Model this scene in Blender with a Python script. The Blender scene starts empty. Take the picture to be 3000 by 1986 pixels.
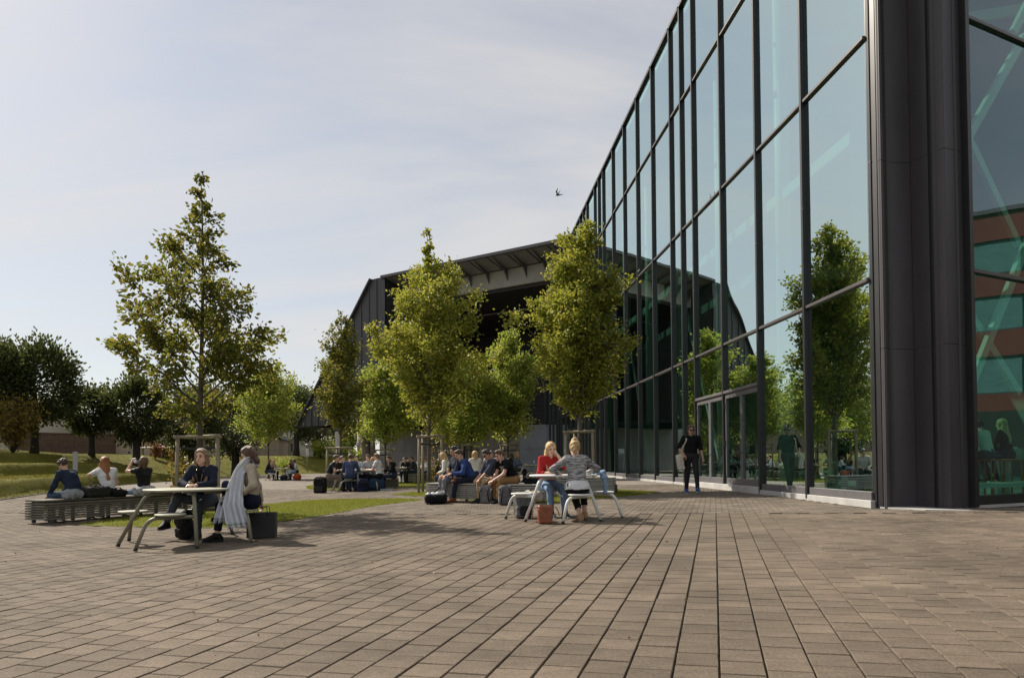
import bpy, math, random
import numpy as np
from mathutils import Vector, Matrix
random.seed(7); RNG = np.random.default_rng(11)
rad = math.radians
scene = bpy.context.scene
COL = scene.collection

# ------------------------------------------------------------------ camera
FPX, PITCH, ROLL, CZ = 2070.0, rad(1.37), rad(-0.37), 1.07      # focal length in photo pixels (3000 wide), eye height
PY = 1351 - FPX * math.tan(PITCH)                               # row of the optical axis
cam_d = bpy.data.cameras.new('camera'); cam = bpy.data.objects.new('camera', cam_d); COL.objects.link(cam)
CM = (Matrix.Rotation(math.pi / 2 + PITCH, 4, 'X') @ Matrix.Rotation(ROLL, 4, 'Z'))
cam.matrix_world = Matrix.Translation((0, 0, CZ)) @ CM
cam_d.sensor_width = 36.0; cam_d.lens = FPX / 3000 * 36
cam_d.shift_y = (PY - 993) / 3000.0
cam_d.clip_start = 0.1; cam_d.clip_end = 2000
scene.camera = cam
scene.render.resolution_x, scene.render.resolution_y = 1024, 677

# ------------------------------------------------------------------ sky and sun
SUN_EL, SUN_AZ = rad(40), rad(-50)          # azimuth clockwise from +Y: the sun stands behind the trees, to the left
world = bpy.data.worlds.new('World'); scene.world = world; world.use_nodes = True
wn, wl = world.node_tree.nodes, world.node_tree.links
wn.clear()
w_out = wn.new('ShaderNodeOutputWorld'); w_bg = wn.new('ShaderNodeBackground'); w_sky = wn.new('ShaderNodeTexSky')
w_sky.sky_type = 'NISHITA'; w_sky.sun_disc = False
w_sky.sun_elevation = SUN_EL; w_sky.sun_rotation = SUN_AZ
w_sky.air_density = 1.0; w_sky.dust_density = .7; w_sky.ozone_density = 2.0; w_sky.altitude = 20
w_bg.inputs['Strength'].default_value = 0.073
# thin high cloud: streaky veil over the whole sky
w_tc = wn.new('ShaderNodeTexCoord'); w_sep = wn.new('ShaderNodeSeparateXYZ'); wl.new(w_tc.outputs['Generated'], w_sep.inputs[0])
w_zc = wn.new('ShaderNodeMath'); w_zc.operation = 'ADD'; w_zc.inputs[1].default_value = 0.28; wl.new(w_sep.outputs[2], w_zc.inputs[0])
w_zm = wn.new('ShaderNodeMath'); w_zm.operation = 'MAXIMUM'; w_zm.inputs[1].default_value = 0.1; wl.new(w_zc.outputs[0], w_zm.inputs[0])
w_dx = wn.new('ShaderNodeMath'); w_dx.operation = 'DIVIDE'; wl.new(w_sep.outputs[0], w_dx.inputs[0]); wl.new(w_zm.outputs[0], w_dx.inputs[1])
w_dy = wn.new('ShaderNodeMath'); w_dy.operation = 'DIVIDE'; wl.new(w_sep.outputs[1], w_dy.inputs[0]); wl.new(w_zm.outputs[0], w_dy.inputs[1])
w_cmb = wn.new('ShaderNodeCombineXYZ'); wl.new(w_dx.outputs[0], w_cmb.inputs[0]); wl.new(w_dy.outputs[0], w_cmb.inputs[1])
w_map = wn.new('ShaderNodeMapping'); w_map.inputs['Rotation'].default_value = (0, 0, rad(28)); w_map.inputs['Scale'].default_value = (0.55, 1.5, 1)
wl.new(w_cmb.outputs[0], w_map.inputs[0])
w_n = wn.new('ShaderNodeTexNoise'); w_n.inputs['Scale'].default_value = 1.15; w_n.inputs['Detail'].default_value = 9; w_n.inputs['Roughness'].default_value = 0.56; w_n.inputs['Distortion'].default_value = 0.5
wl.new(w_map.outputs[0], w_n.inputs['Vector'])
w_r = wn.new('ShaderNodeMapRange'); w_r.inputs[1].default_value = 0.34; w_r.inputs[2].default_value = 0.66; w_r.inputs[3].default_value = 0.44; w_r.inputs[4].default_value = 0.95
wl.new(w_n.outputs['Fac'], w_r.inputs[0])
w_mix = wn.new('ShaderNodeMix'); w_mix.data_type = 'RGBA'
wl.new(w_r.outputs[0], w_mix.inputs[0]); wl.new(w_sky.outputs[0], w_mix.inputs[6])
w_mix.inputs[7].default_value = (7.5, 7.25, 6.9, 1)
wl.new(w_mix.outputs[2], w_bg.inputs['Color']); wl.new(w_bg.outputs[0], w_out.inputs[0])

sun_d = bpy.data.lights.new('sun', 'SUN'); sun_d.energy = 5.0; sun_d.angle = rad(0.6); sun_d.color = (1.0, 0.905, 0.77)
sun = bpy.data.objects.new('sun', sun_d); COL.objects.link(sun)
SUN_DIR = Vector((math.sin(SUN_AZ) * math.cos(SUN_EL), math.cos(SUN_AZ) * math.cos(SUN_EL), math.sin(SUN_EL)))
sun.rotation_euler = SUN_DIR.to_track_quat('Z', 'Y').to_euler(); sun.location = SUN_DIR * 60

scene.view_settings.view_transform = 'Standard'; scene.view_settings.look = 'None'
scene.view_settings.exposure = 0.52; scene.view_settings.gamma = 1.0; scene.view_settings.use_curve_mapping = False
scene.render.engine = 'CYCLES'
scene.cycles.use_denoising = True
scene.cycles.max_bounces = 8; scene.cycles.transparent_max_bounces = 16; scene.cycles.glossy_bounces = 4
scene.cycles.caustics_reflective = False; scene.cycles.caustics_refractive = False

# ------------------------------------------------------------------ pixel -> place (photo pixels, 3000 x 1986)
CM3 = CM.to_3x3()
def ray(px, py): return CM3 @ Vector(((px - 1500) / FPX, -(py - PY) / FPX, -1.0))
def gz(x, y): return .02 * max(-8., min(8., x)) + .005 * max(0., min(25., y))
def gzv(x, y): return .02 * np.clip(x, -8, 8) + .005 * np.clip(y, 0, 25)
def onground(px, py, h=0.0):
    d = ray(px, py); t = 10.0
    for _ in range(40): t = (gz(d.x * t, d.y * t) + h - CZ) / d.z
    return Vector((d.x * t, d.y * t, gz(d.x * t, d.y * t)))
def at(px, py, D):
    d = ray(px, py); return Vector((0, 0, CZ)) + d * (D / d.y)
def on_plane(px, py, P, n):
    d = ray(px, py); o = Vector((0, 0, CZ)); return o + d * ((P - o).dot(n) / d.dot(n))

# ------------------------------------------------------------------ materials
MATS = {}
def mat(name, col, rough=.6, var=.12, scale=6., bump=0., bscale=40., metal=0., spec=.5, col2=None, orand=0., detail=4., stretch=None):
    if name in MATS: return MATS[name]
    m = bpy.data.materials.new(name); m.use_nodes = True; MATS[name] = m
    n, l = m.node_tree.nodes, m.node_tree.links
    b = n['Principled BSDF']; b.inputs['Roughness'].default_value = rough; b.inputs['Metallic'].default_value = metal
    b.inputs['Specular IOR Level'].default_value = spec
    tc = n.new('ShaderNodeTexCoord'); vec = tc.outputs['Object']
    if stretch:
        mp = n.new('ShaderNodeMapping'); mp.inputs['Scale'].default_value = stretch; l.new(vec, mp.inputs[0]); vec = mp.outputs[0]
    nz = n.new('ShaderNodeTexNoise'); nz.inputs['Scale'].default_value = scale; nz.inputs['Detail'].default_value = detail; nz.inputs['Roughness'].default_value = .6
    l.new(vec, nz.inputs['Vector'])
    mr = n.new('ShaderNodeMapRange'); mr.inputs[1].default_value = .3; mr.inputs[2].default_value = .7; l.new(nz.outputs['Fac'], mr.inputs[0])
    mx = n.new('ShaderNodeMix'); mx.data_type = 'RGBA'; l.new(mr.outputs[0], mx.inputs[0])
    c2 = col2 if col2 else tuple(min(1., c * (1 + var)) for c in col)
    c1 = col if col2 else tuple(c * (1 - var) for c in col)
    mx.inputs[6].default_value = (*c1, 1); mx.inputs[7].default_value = (*c2, 1)
    out = mx.outputs[2]
    if orand:
        oi = n.new('ShaderNodeObjectInfo'); r2 = n.new('ShaderNodeMapRange'); r2.inputs[3].default_value = 1 - orand; r2.inputs[4].default_value = 1 + orand
        l.new(oi.outputs['Random'], r2.inputs[0])
        m2 = n.new('ShaderNodeMix'); m2.data_type = 'RGBA'; m2.blend_type = 'MULTIPLY'; m2.inputs[0].default_value = 1
        l.new(out, m2.inputs[6]); l.new(r2.outputs[0], m2.inputs[7]); out = m2.outputs[2]
    l.new(out, b.inputs['Base Color'])
    if bump:
        nb = n.new('ShaderNodeTexNoise'); nb.inputs['Scale'].default_value = bscale; nb.inputs['Detail'].default_value = 6; l.new(vec, nb.inputs['Vector'])
        bp = n.new('ShaderNodeBump'); bp.inputs['Strength'].default_value = bump; bp.inputs['Distance'].default_value = .02; l.new(nb.outputs['Fac'], bp.inputs['Height'])
        l.new(bp.outputs[0], b.inputs['Normal'])
    return m

def paver_mat(name, col, island=True):
    """concrete paver: per-stone shade, aggregate speckle, long scuffed streaks and larger stains"""
    m = mat(name, col, rough=.92, var=.10, scale=2.2, bump=.25, bscale=160., spec=.25)
    n, l = m.node_tree.nodes, m.node_tree.links; b = n['Principled BSDF']
    src = b.inputs['Base Color'].links[0].from_socket
    geo = n.new('ShaderNodeNewGeometry')
    pos = geo.outputs['Position']
    rnd = n.new('ShaderNodeMapRange'); rnd.inputs[3].default_value = .85; rnd.inputs[4].default_value = 1.12
    if island: l.new(geo.outputs['Random Per Island'], rnd.inputs[0])
    else: l.new(n.new('ShaderNodeObjectInfo').outputs['Random'], rnd.inputs[0])
    def mul(a, bsock):
        x = n.new('ShaderNodeMix'); x.data_type = 'RGBA'; x.blend_type = 'MULTIPLY'; x.inputs[0].default_value = 1
        l.new(a, x.inputs[6]); l.new(bsock, x.inputs[7]); return x.outputs[2]
    out = mul(src, rnd.outputs[0])
    def noise(sc, lo, hi, a, bb, stretch=None, rot=0., det=5.):
        v = pos
        if stretch:
            mp = n.new('ShaderNodeMapping'); mp.inputs['Scale'].default_value = stretch; mp.inputs['Rotation'].default_value = (0, 0, rot); l.new(v, mp.inputs[0]); v = mp.outputs[0]
        t = n.new('ShaderNodeTexNoise'); t.inputs['Scale'].default_value = sc; t.inputs['Detail'].default_value = det; t.inputs['Roughness'].default_value = .65; l.new(v, t.inputs['Vector'])
        r = n.new('ShaderNodeMapRange'); r.inputs[1].default_value = lo; r.inputs[2].default_value = hi; r.inputs[3].default_value = a; r.inputs[4].default_value = bb
        l.new(t.outputs['Fac'], r.inputs[0]); return r.outputs[0]
    out = mul(out, noise(.55, .35, .65, .74, 1.16))
    out = mul(out, noise(2.0, .45, .75, .95, 1.20, (1.0, 4.5, 1), .35))
    out = mul(out, noise(75., .3, .7, .70, 1.32, det=3.))
    sp = noise(420., .68, .75, 1.0, 2.0, det=1.)
    out = mul(out, sp)
    l.new(out, b.inputs['Base Color'])
    return m

def glass_mat(name, tint=(.44, .80, .66), base=.60, gl=(.83, .99, .97), wob=.0005):
    m = bpy.data.materials.new(name); m.use_nodes = True; MATS[name] = m
    n, l = m.node_tree.nodes, m.node_tree.links; n.clear()
    o = n.new('ShaderNodeOutputMaterial'); mx = n.new('ShaderNodeMixShader')
    tr = n.new('ShaderNodeBsdfTransparent'); tr.inputs[0].default_value = (*tint, 1)
    g = n.new('ShaderNodeBsdfGlossy'); g.inputs['Color'].default_value = (*gl, 1); g.inputs['Roughness'].default_value = .004
    fr = n.new('ShaderNodeFresnel'); fr.inputs[0].default_value = 1.52
    ma = n.new('ShaderNodeMapRange'); ma.inputs[3].default_value = base; ma.inputs[4].default_value = 1.0; l.new(fr.outputs[0], ma.inputs[0])
    tc = n.new('ShaderNodeTexCoord'); nz = n.new('ShaderNodeTexNoise'); nz.inputs['Scale'].default_value = .45; nz.inputs['Detail'].default_value = 1; l.new(tc.outputs['Object'], nz.inputs['Vector'])
    bp = n.new('ShaderNodeBump'); bp.inputs['Strength'].default_value = 1.; bp.inputs['Distance'].default_value = wob * 10; l.new(nz.outputs['Fac'], bp.inputs['Height'])
    l.new(bp.outputs[0], g.inputs['Normal'])
    ge = n.new('ShaderNodeNewGeometry'); ib = n.new('ShaderNodeMath'); ib.operation = 'SUBTRACT'; ib.inputs[0].default_value = 1.; l.new(ge.outputs['Backfacing'], ib.inputs[1])
    mu = n.new('ShaderNodeMath'); mu.operation = 'MULTIPLY'; l.new(ma.outputs[0], mu.inputs[0]); l.new(ib.outputs[0], mu.inputs[1])          # one reflecting face per crossing
    tm = n.new('ShaderNodeMix'); tm.data_type = 'RGBA'; l.new(ge.outputs['Backfacing'], tm.inputs[0]); tm.inputs[6].default_value = (*tint, 1); tm.inputs[7].default_value = (1, 1, 1, 1); l.new(tm.outputs[2], tr.inputs[0])
    l.new(mu.outputs[0], mx.inputs[0]); l.new(tr.outputs[0], mx.inputs[1]); l.new(g.outputs[0], mx.inputs[2]); l.new(mx.outputs[0], o.inputs[0])
    return m

def leaf_mat(name, c1, c2, c3, trans=.45, rough=.5, spec=.35):
    m = bpy.data.materials.new(name); m.use_nodes = True; MATS[name] = m
    n, l = m.node_tree.nodes, m.node_tree.links; n.clear()
    o = n.new('ShaderNodeOutputMaterial'); mx = n.new('ShaderNodeMixShader'); mx.inputs[0].default_value = trans
    b = n.new('ShaderNodeBsdfPrincipled'); b.inputs['Roughness'].default_value = rough; b.inputs['Specular IOR Level'].default_value = spec
    t = n.new('ShaderNodeBsdfTranslucent')
    geo = n.new('ShaderNodeNewGeometry'); ra = n.new('ShaderNodeValToRGB')
    e = ra.color_ramp.elements; e[0].position = 0; e[0].color = (*c1, 1); e[1].position = 1; e[1].color = (*c3, 1)
    k = e.new(.55); k.color = (*c2, 1)
    l.new(geo.outputs['Random Per Island'], ra.inputs[0])
    hs = n.new('ShaderNodeHueSaturation'); hs.inputs['Hue'].default_value = .485; hs.inputs['Saturation'].default_value = 1.0; hs.inputs['Value'].default_value = 1.45; l.new(ra.outputs[0], hs.inputs['Color'])
    l.new(ra.outputs[0], b.inputs['Base Color']); l.new(hs.outputs[0], t.inputs['Color'])
    l.new(b.outputs[0], mx.inputs[1]); l.new(t.outputs[0], mx.inputs[2]); l.new(mx.outputs[0], o.inputs[0])
    return m

# ------------------------------------------------------------------ mesh helpers
def np_mesh(name, V, Fq, mats=(), mi=None, smooth=False):
    """mesh from numpy arrays; Fq is (n,3) or (n,4)"""
    me = bpy.data.meshes.new(name); V = np.asarray(V, np.float32); Fq = np.asarray(Fq, np.int32)
    k = Fq.shape[1]; me.vertices.add(len(V)); me.vertices.foreach_set('co', V.ravel())
    me.loops.add(Fq.size); me.loops.foreach_set('vertex_index', Fq.ravel())
    me.polygons.add(len(Fq)); me.polygons.foreach_set('loop_start', np.arange(0, Fq.size, k, dtype=np.int32))
    try: me.polygons.foreach_set('loop_total', np.full(len(Fq), k, np.int32))
    except Exception: pass
    for m in mats: me.materials.append(m)
    if mi is not None: me.polygons.foreach_set('material_index', np.asarray(mi, np.int32))
    me.polygons.foreach_set('use_smooth', np.full(len(Fq), bool(smooth)))
    me.update(); me.validate(); return me
def link(name, me, parent=None, loc=None, label=None, cat=None, group=None, kind=None):
    o = bpy.data.objects.new(name, me); COL.objects.link(o)
    if parent: o.parent = parent
    if loc is not None: o.location = loc
    if label: o['label'] = label
    if cat: o['category'] = cat
    if group: o['group'] = group
    if kind: o['kind'] = kind
    return o
def thing(name, label, cat, loc=(0, 0, 0), rz=0., group=None):
    o = bpy.data.objects.new(name, None); COL.objects.link(o); o.location = loc; o.rotation_euler = (0, 0, rz); o.empty_display_size = .2
    o['label'] = label; o['category'] = cat
    if group: o['group'] = group
    return o

class MB:
    def __init__(s): s.v = []; s.f = []; s.sm = []
    def add(s, vs, fs, sm=False):
        b = len(s.v); s.v += [tuple(v) for v in vs]; s.f += [tuple(i + b for i in f) for f in fs]; s.sm += [sm] * len(fs); return s
    def box(s, c, size, rz=0., bev=0., M=None):
        hx, hy, hz = [q / 2 for q in size]
        if bev <= 0:
            vs = [Vector((x, y, z)) for z in (-hz, hz) for x, y in ((-hx, -hy), (hx, -hy), (hx, hy), (-hx, hy))]
            fs = [(3, 2, 1, 0), (4, 5, 6, 7), (0, 1, 5, 4), (1, 2, 6, 5), (2, 3, 7, 6), (3, 0, 4, 7)]
        else:
            b = min(bev, hx * .9, hy * .9, hz * .9); vs = []
            for z, e in ((-hz, b), (-hz + b, 0), (hz - b, 0), (hz, b)):
                vs += [Vector((x * (hx - e) / 1, y * (hy - e) / 1, z)) for x, y in ((-1, -1), (1, -1), (1, 1), (-1, 1))]
            fs = [(3, 2, 1, 0), (12, 13, 14, 15)]
            for k in range(3):
                for i in range(4):
                    j = (i + 1) % 4; fs.append((k * 4 + i, k * 4 + j, k * 4 + 4 + j, k * 4 + 4 + i))
        R = M if M is not None else Matrix.Rotation(rz, 3, 'Z')
        return s.add([Vector(c) + R @ v for v in vs], fs)
    def beam(s, a, b, w, h, up=(0, 0, 1), bev=0.):
        """box from a to b, w across, h along up"""
        a, b = Vector(a), Vector(b); d = b - a; L = d.length; d.normalize(); u = Vector(up); x = d.cross(u)
        if x.length < 1e-4: x = d.cross(Vector((1, 0, 0)))
        x.normalize(); u = x.cross(d).normalized()
        M = Matrix((x, d, u)).transposed()
        return s.box((a + b) / 2, (w, L, h), bev=bev, M=M)
    def tube(s, pts, r, n=8, cap=True, round_end=False):
        pts = [Vector(p) for p in pts]; rs = r if isinstance(r, (list, tuple)) else [r] * len(pts)
        b = len(s.v); ref = None; rings = []
        for i, p in enumerate(pts):
            t = (pts[min(i + 1, len(pts) - 1)] - pts[max(i - 1, 0)]).normalized()
            if ref is None:
                ref = t.cross(Vector((0, 0, 1)))
                if ref.length < .05: ref = t.cross(Vector((1, 0, 0)))
                ref.normalize()
            else:
                ref = (ref - t * ref.dot(t)).normalized()
            bi = t.cross(ref)
            rings.append([p + (ref * math.cos(a) + bi * math.sin(a)) * rs[i] for a in (2 * math.pi * k / n for k in range(n))])
        vs = [v for R_ in rings for v in R_]; fs = []
        for i in range(len(pts) - 1):
            for k in range(n):
                k2 = (k + 1) % n; fs.append((i * n + k, i * n + k2, (i + 1) * n + k2, (i + 1) * n + k))
        s.add(vs, fs, True)
        if cap:
            m = len(pts) - 1
            s.f.append(tuple(b + k for k in reversed(range(n)))); s.sm.append(False)
            s.f.append(tuple(b + m * n + k for k in range(n))); s.sm.append(False)
        return s
    def lathe(s, prof, n=20, c=(0, 0, 0), cap=True):
        """prof: (r,z) bottom to top"""
        b = len(s.v); c = Vector(c)
        vs = [c + Vector((r * math.cos(2 * math.pi * k / n), r * math.sin(2 * math.pi * k / n), z)) for r, z in prof for k in range(n)]
        fs = [(i * n + k, i * n + (k + 1) % n, (i + 1) * n + (k + 1) % n, (i + 1) * n + k) for i in range(len(prof) - 1) for k in range(n)]
        s.add(vs, fs, True)
        if cap:
            s.f.append(tuple(b + k for k in reversed(range(n)))); s.sm.append(False)
            m = len(prof) - 1; s.f.append(tuple(b + m * n + k for k in range(n))); s.sm.append(False)
        return s
    def prism(s, poly, z0, z1):
        n = len(poly); vs = [(x, y, z0) for x, y in poly] + [(x, y, z1) for x, y in poly]
        fs = [tuple(reversed(range(n))), tuple(range(n, 2 * n))] + [(i, (i + 1) % n, n + (i + 1) % n, n + i) for i in range(n)]
        return s.add(vs, fs)
    def slab(s, pts, off):
        """extrude a planar 3D polygon by vector off"""
        n = len(pts); off = Vector(off); vs = [Vector(p) for p in pts] + [Vector(p) + off for p in pts]
        fs = [tuple(reversed(range(n))), tuple(range(n, 2 * n))] + [(i, (i + 1) % n, n + (i + 1) % n, n + i) for i in range(n)]
        return s.add(vs, fs)
    def mesh(s, name, m):
        me = bpy.data.meshes.new(name); me.from_pydata([tuple(v) for v in s.v], [], s.f); me.materials.append(m)
        me.polygons.foreach_set('use_smooth', s.sm); me.update(); return me
    def build(s, name, m, parent=None, **kw): return link(name, s.mesh(name, m), parent, **kw)

def bend(a, corner, b, r, n=5):
    """polyline a -> b rounded at corner"""
    a, c, b = Vector(a), Vector(corner), Vector(b); u = (a - c).normalized(); v = (b - c).normalized()
    p, q = c + u * r, c + v * r
    return [a] + [(p * (1 - t) ** 2 + c * 2 * t * (1 - t) + q * t * t) for t in [i / n for i in range(n + 1)]] + [b]
def copy_tree(o, parent=None):
    c = o.copy(); COL.objects.link(c); c.parent = parent
    for ch in o.children: copy_tree(ch, c)
    return c

# ================================================================== GROUND
def inpoly(x, y, poly):
    x, y = np.asarray(x), np.asarray(y); ins = np.zeros(x.shape, bool); n = len(poly); j = n - 1
    for i in range(n):
        xi, yi = poly[i]; xj, yj = poly[j]
        c = ((yi > y) != (yj > y)) & (x < (xj - xi) * (y - yi) / (yj - yi + 1e-12) + xi); ins ^= c; j = i
    return ins
def pxpoly(pts): return [(p.x, p.y) for p in (onground(*q) for q in pts)]
def grid_sheet(x0, x1, y0, y1, nx, ny, dz):
    X, Y = np.meshgrid(np.linspace(x0, x1, nx), np.linspace(y0, y1, ny), indexing='ij')
    V = np.stack([X.ravel(), Y.ravel(), gzv(X, Y).ravel() + dz], 1)
    i, j = np.meshgrid(np.arange(nx - 1), np.arange(ny - 1), indexing='ij'); a = (i * ny + j).ravel()
    return V, np.stack([a, a + ny, a + ny + 1, a + 1], 1)

M_soil = mat('soil_grass', (.06, .075, .025), .95, .3, 1.5)
gv = np.array([(-900, -300, -.5), (900, -300, -.5), (900, 1500, -.5), (-900, 1500, -.5)])
link('ground', np_mesh('ground', gv, [(0, 1, 2, 3)], [M_soil]), kind='structure')

TH = rad(16); RD = np.array([math.sin(TH), math.cos(TH)]); CD = np.array([math.cos(TH), -math.sin(TH)])
RB, RS = 12.98, 25.0                      # end of the large pavers, end of the singly laid small ones (metres along the rows)
M_bed = mat('joint_sand', (.026, .022, .017), .95, scale=3., col2=(.040, .042, .016), detail=8.)
V, Fc = grid_sheet(-45, 40, -12, 34, 86, 47, -.016)
link('paving_bed', np_mesh('paving_bed', V, Fc, [M_bed]), kind='structure')
# far paving: bricks too small to tell apart
M_far = paver_mat('paving_far', (.185, .160, .135), True)
n_, l_ = M_far.node_tree.nodes, M_far.node_tree.links
bt = n_.new('ShaderNodeTexBrick'); bt.inputs['Scale'].default_value = 1.0; bt.inputs['Brick Width'].default_value = .22; bt.inputs['Row Height'].default_value = .11
bt.inputs['Mortar Size'].default_value = .006; bt.inputs['Color1'].default_value = (.85, .85, .85, 1); bt.inputs['Color2'].default_value = (1.1, 1.1, 1.1, 1); bt.inputs['Mortar'].default_value = (.3, .28, .25, 1)
mp_ = n_.new('ShaderNodeMapping'); mp_.inputs['Rotation'].default_value = (0, 0, TH); ge_ = n_.new('ShaderNodeNewGeometry'); l_.new(ge_.outputs['Position'], mp_.inputs[0]); l_.new(mp_.outputs[0], bt.inputs['Vector'])
pb = n_['Principled BSDF']; s_ = pb.inputs['Base Color'].links[0].from_socket
mm = n_.new('ShaderNodeMix'); mm.data_type = 'RGBA'; mm.blend_type = 'MULTIPLY'; mm.inputs[0].default_value = 1; l_.new(s_, mm.inputs[6]); l_.new(bt.outputs['Color'], mm.inputs[7]); l_.new(mm.outputs[2], pb.inputs['Base Color'])
V, Fc = grid_sheet(-45, 40, 18, 110, 86, 93, -.001)
ctr = V[Fc].mean(1); keep = (ctr[:, :2] @ RD) > RS + .3
link('paving_far', np_mesh('paving_far', V, Fc[keep], [M_far]), kind='structure')

LAWNS = {
 'lawn around the tall conical tree beside the long bench': [(225, 1537), (330, 1541), (480, 1544), (620, 1546), (700, 1541), (790, 1531), (900, 1516), (1000, 1499), (1100, 1481), (1190, 1470), (1240, 1463), (1150, 1461), (1000, 1462), (900, 1466), (790, 1477), (640, 1490), (540, 1500), (440, 1508), (340, 1520)],
 'pointed lawn tip beside the dark conical bollard': [(1938, 1442), (1850, 1451), (1760, 1460), (1680, 1468), (1590, 1473), (1560, 1462), (1600, 1446), (1680, 1438), (1780, 1435), (1860, 1437)],
 'small lawn under the stakes of the middle tree': [(1146, 1449), (1200, 1443), (1300, 1438), (1400, 1437), (1440, 1452), (1400, 1466), (1330, 1460), (1240, 1454)],
 'lawn strip behind the group with backpacks': [(896, 1424), (1000, 1414), (1117, 1412), (1220, 1411), (1340, 1410), (1400, 1418), (1320, 1425), (1150, 1428), (1117, 1431), (920, 1434)],
}
LP = {k: pxpoly(v) for k, v in LAWNS.items()}
def in_lawn(x, y):
    r = np.zeros(np.shape(x), bool)
    for p in LP.values(): r |= inpoly(x, y, p)
    return r
# edge of the grass bank along the left and far side of the square
BASE = [(-9.5, 4.), (-13.2, 14.), (-16.1, 22.2), (-19.2, 32.3), (-21., 42.), (-22.2, 52.), (-22.5, 62.), (-19., 72.), (-11., 80.), (0., 86.), (12., 91.), (40., 98.)]
def catmull(P, n):
    P = np.array(P); out = []
    Q = np.vstack([2 * P[0] - P[1], P, 2 * P[-1] - P[-2]])
    for i in range(1, len(Q) - 2):
        for t in np.linspace(0, 1, n, endpoint=False):
            a, b, c, d = Q[i - 1:i + 3]
            out.append(.5 * (2 * b + (c - a) * t + (2 * a - 5 * b + 4 * c - d) * t * t + (3 * b - a - 3 * c + d) * t ** 3))
    out.append(P[-1]); return np.array(out)
BC = catmull(BASE, 14)
BANK_POLY = [tuple(p) for p in BC] + [(40, 300), (-300, 300), (-300, 4)]

# building line of the glass facade
X0A, MA = 7.48, -.0676
CA = np.array([X0A + MA * 12.86, 12.86]); DA = np.array([MA, 1.]) / math.hypot(MA, 1.); NA = np.array([-DA[1], DA[0]])   # NA: outwards (to the square)
MODA = 2.4365

def paver_field(lo, hi, w, l, gapc, gapr, wedge, dmin):
    """centres of a running-bond field; w across the rows (CD), l along them"""
    cs = np.arange(-32, 32, w); out = []
    for i, c in enumerate(cs):
        if w > l:                                 # small bricks: rows across
            continue
        off = (i % 2) * l * .5 + RNG.uniform(-.02, .02)
        r = np.arange(lo + l / 2, hi - l / 2 + 1e-6, l)
        rr = r + off - l * .25
        out.append(np.stack([np.full_like(rr, c), rr], 1))
    if w > l:
        for i, r in enumerate(np.arange(lo + l / 2, hi, l)):
            c = cs + (i % 2) * w * .5; out.append(np.stack([c, np.full_like(c, r)], 1))
    P = np.concatenate(out); xy = P[:, :1] * CD + P[:, 1:] * RD
    x, y = xy.T
    k = (np.abs(x) < wedge * y + .6) & (y > dmin) & ~in_lawn(x, y) & ~inpoly(x, y, BANK_POLY)
    sA = (xy - CA) @ NA
    k &= (sA > .02) | (y < 12.2)
    k &= ~((x > 6.3) & (y > 12.4))
    k &= ~((x - 7.7) * -.44 + (y - 12.15) * .898 > 0.0) | (x < 7)
    return P[k], xy[k]
def paver_mesh(P, w, l, gc, gr, zj, tj):
    n = len(P); hw, hl = (w - gc) / 2, (l - gr) / 2; b = .004
    sg = np.array([(-1, -1), (1, -1), (1, 1), (-1, 1)])
    V = np.zeros((n, 8, 3)); dz = RNG.uniform(-zj, zj, n); tx, ty = RNG.uniform(-tj, tj, (2, n)); jw = RNG.uniform(.985, 1.0, n)
    rot = RNG.normal(0, .006, n)
    for k in range(8):
        s = sg[k % 4]; e = b if k < 4 else 0
        dc, dr = s[0] * (hw * jw - e), s[1] * (hl - e)
        dc, dr = dc - rot * dr, dr + rot * dc
        c = P[:, 0] + dc; r = P[:, 1] + dr
        xy = c[:, None] * CD + r[:, None] * RD
        V[:, k, :2] = xy; V[:, k, 2] = gzv(xy[:, 0], xy[:, 1]) + dz + tx * dc + ty * dr - (0 if k < 4 else .016)
    fq = np.array([(0, 1, 2, 3)] + [(k + 4, (k + 1) % 4 + 4, (k + 1) % 4, k) for k in range(4)])
    Fq = (np.arange(n)[:, None, None] * 8 + fq[None]).reshape(-1, 4)
    return V.reshape(-1, 3), Fq
PCOL = (.132, .105, .080)
M_pav = paver_mat('paver_concrete', PCOL, True); M_pav1 = paver_mat('paver_concrete_single', PCOL, False); M_brk = paver_mat('brick_paver_concrete', (.162, .134, .107), True)
square = thing('square_paving', 'brown grey concrete paving of the square laid in rows', 'paving'); del square['label']; del square['category']; square['kind'] = 'structure'
P, XY = paver_field(1.0, RB, .22, .2201, .0085, .004, .95, 1.6)
# the 300 nearest ones that show are single stones, the rest one field
pj = np.array([((CM3.transposed() @ Vector((x, y, gz(x, y) - CZ)))[:]) for x, y in XY]); sx = 1500 + FPX * pj[:, 0] / -pj[:, 2]; sy = PY - FPX * pj[:, 1] / -pj[:, 2]
vis = (sx > -60) & (sx < 3060) & (sy < 2040)
order = np.argsort(np.where(vis, -sy, 1e9))[:300]; one = np.zeros(len(P), bool); one[order] = True
V, Fq = paver_mesh(P[~one], .22, .2201, .0085, .004, .0016, .006)
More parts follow.
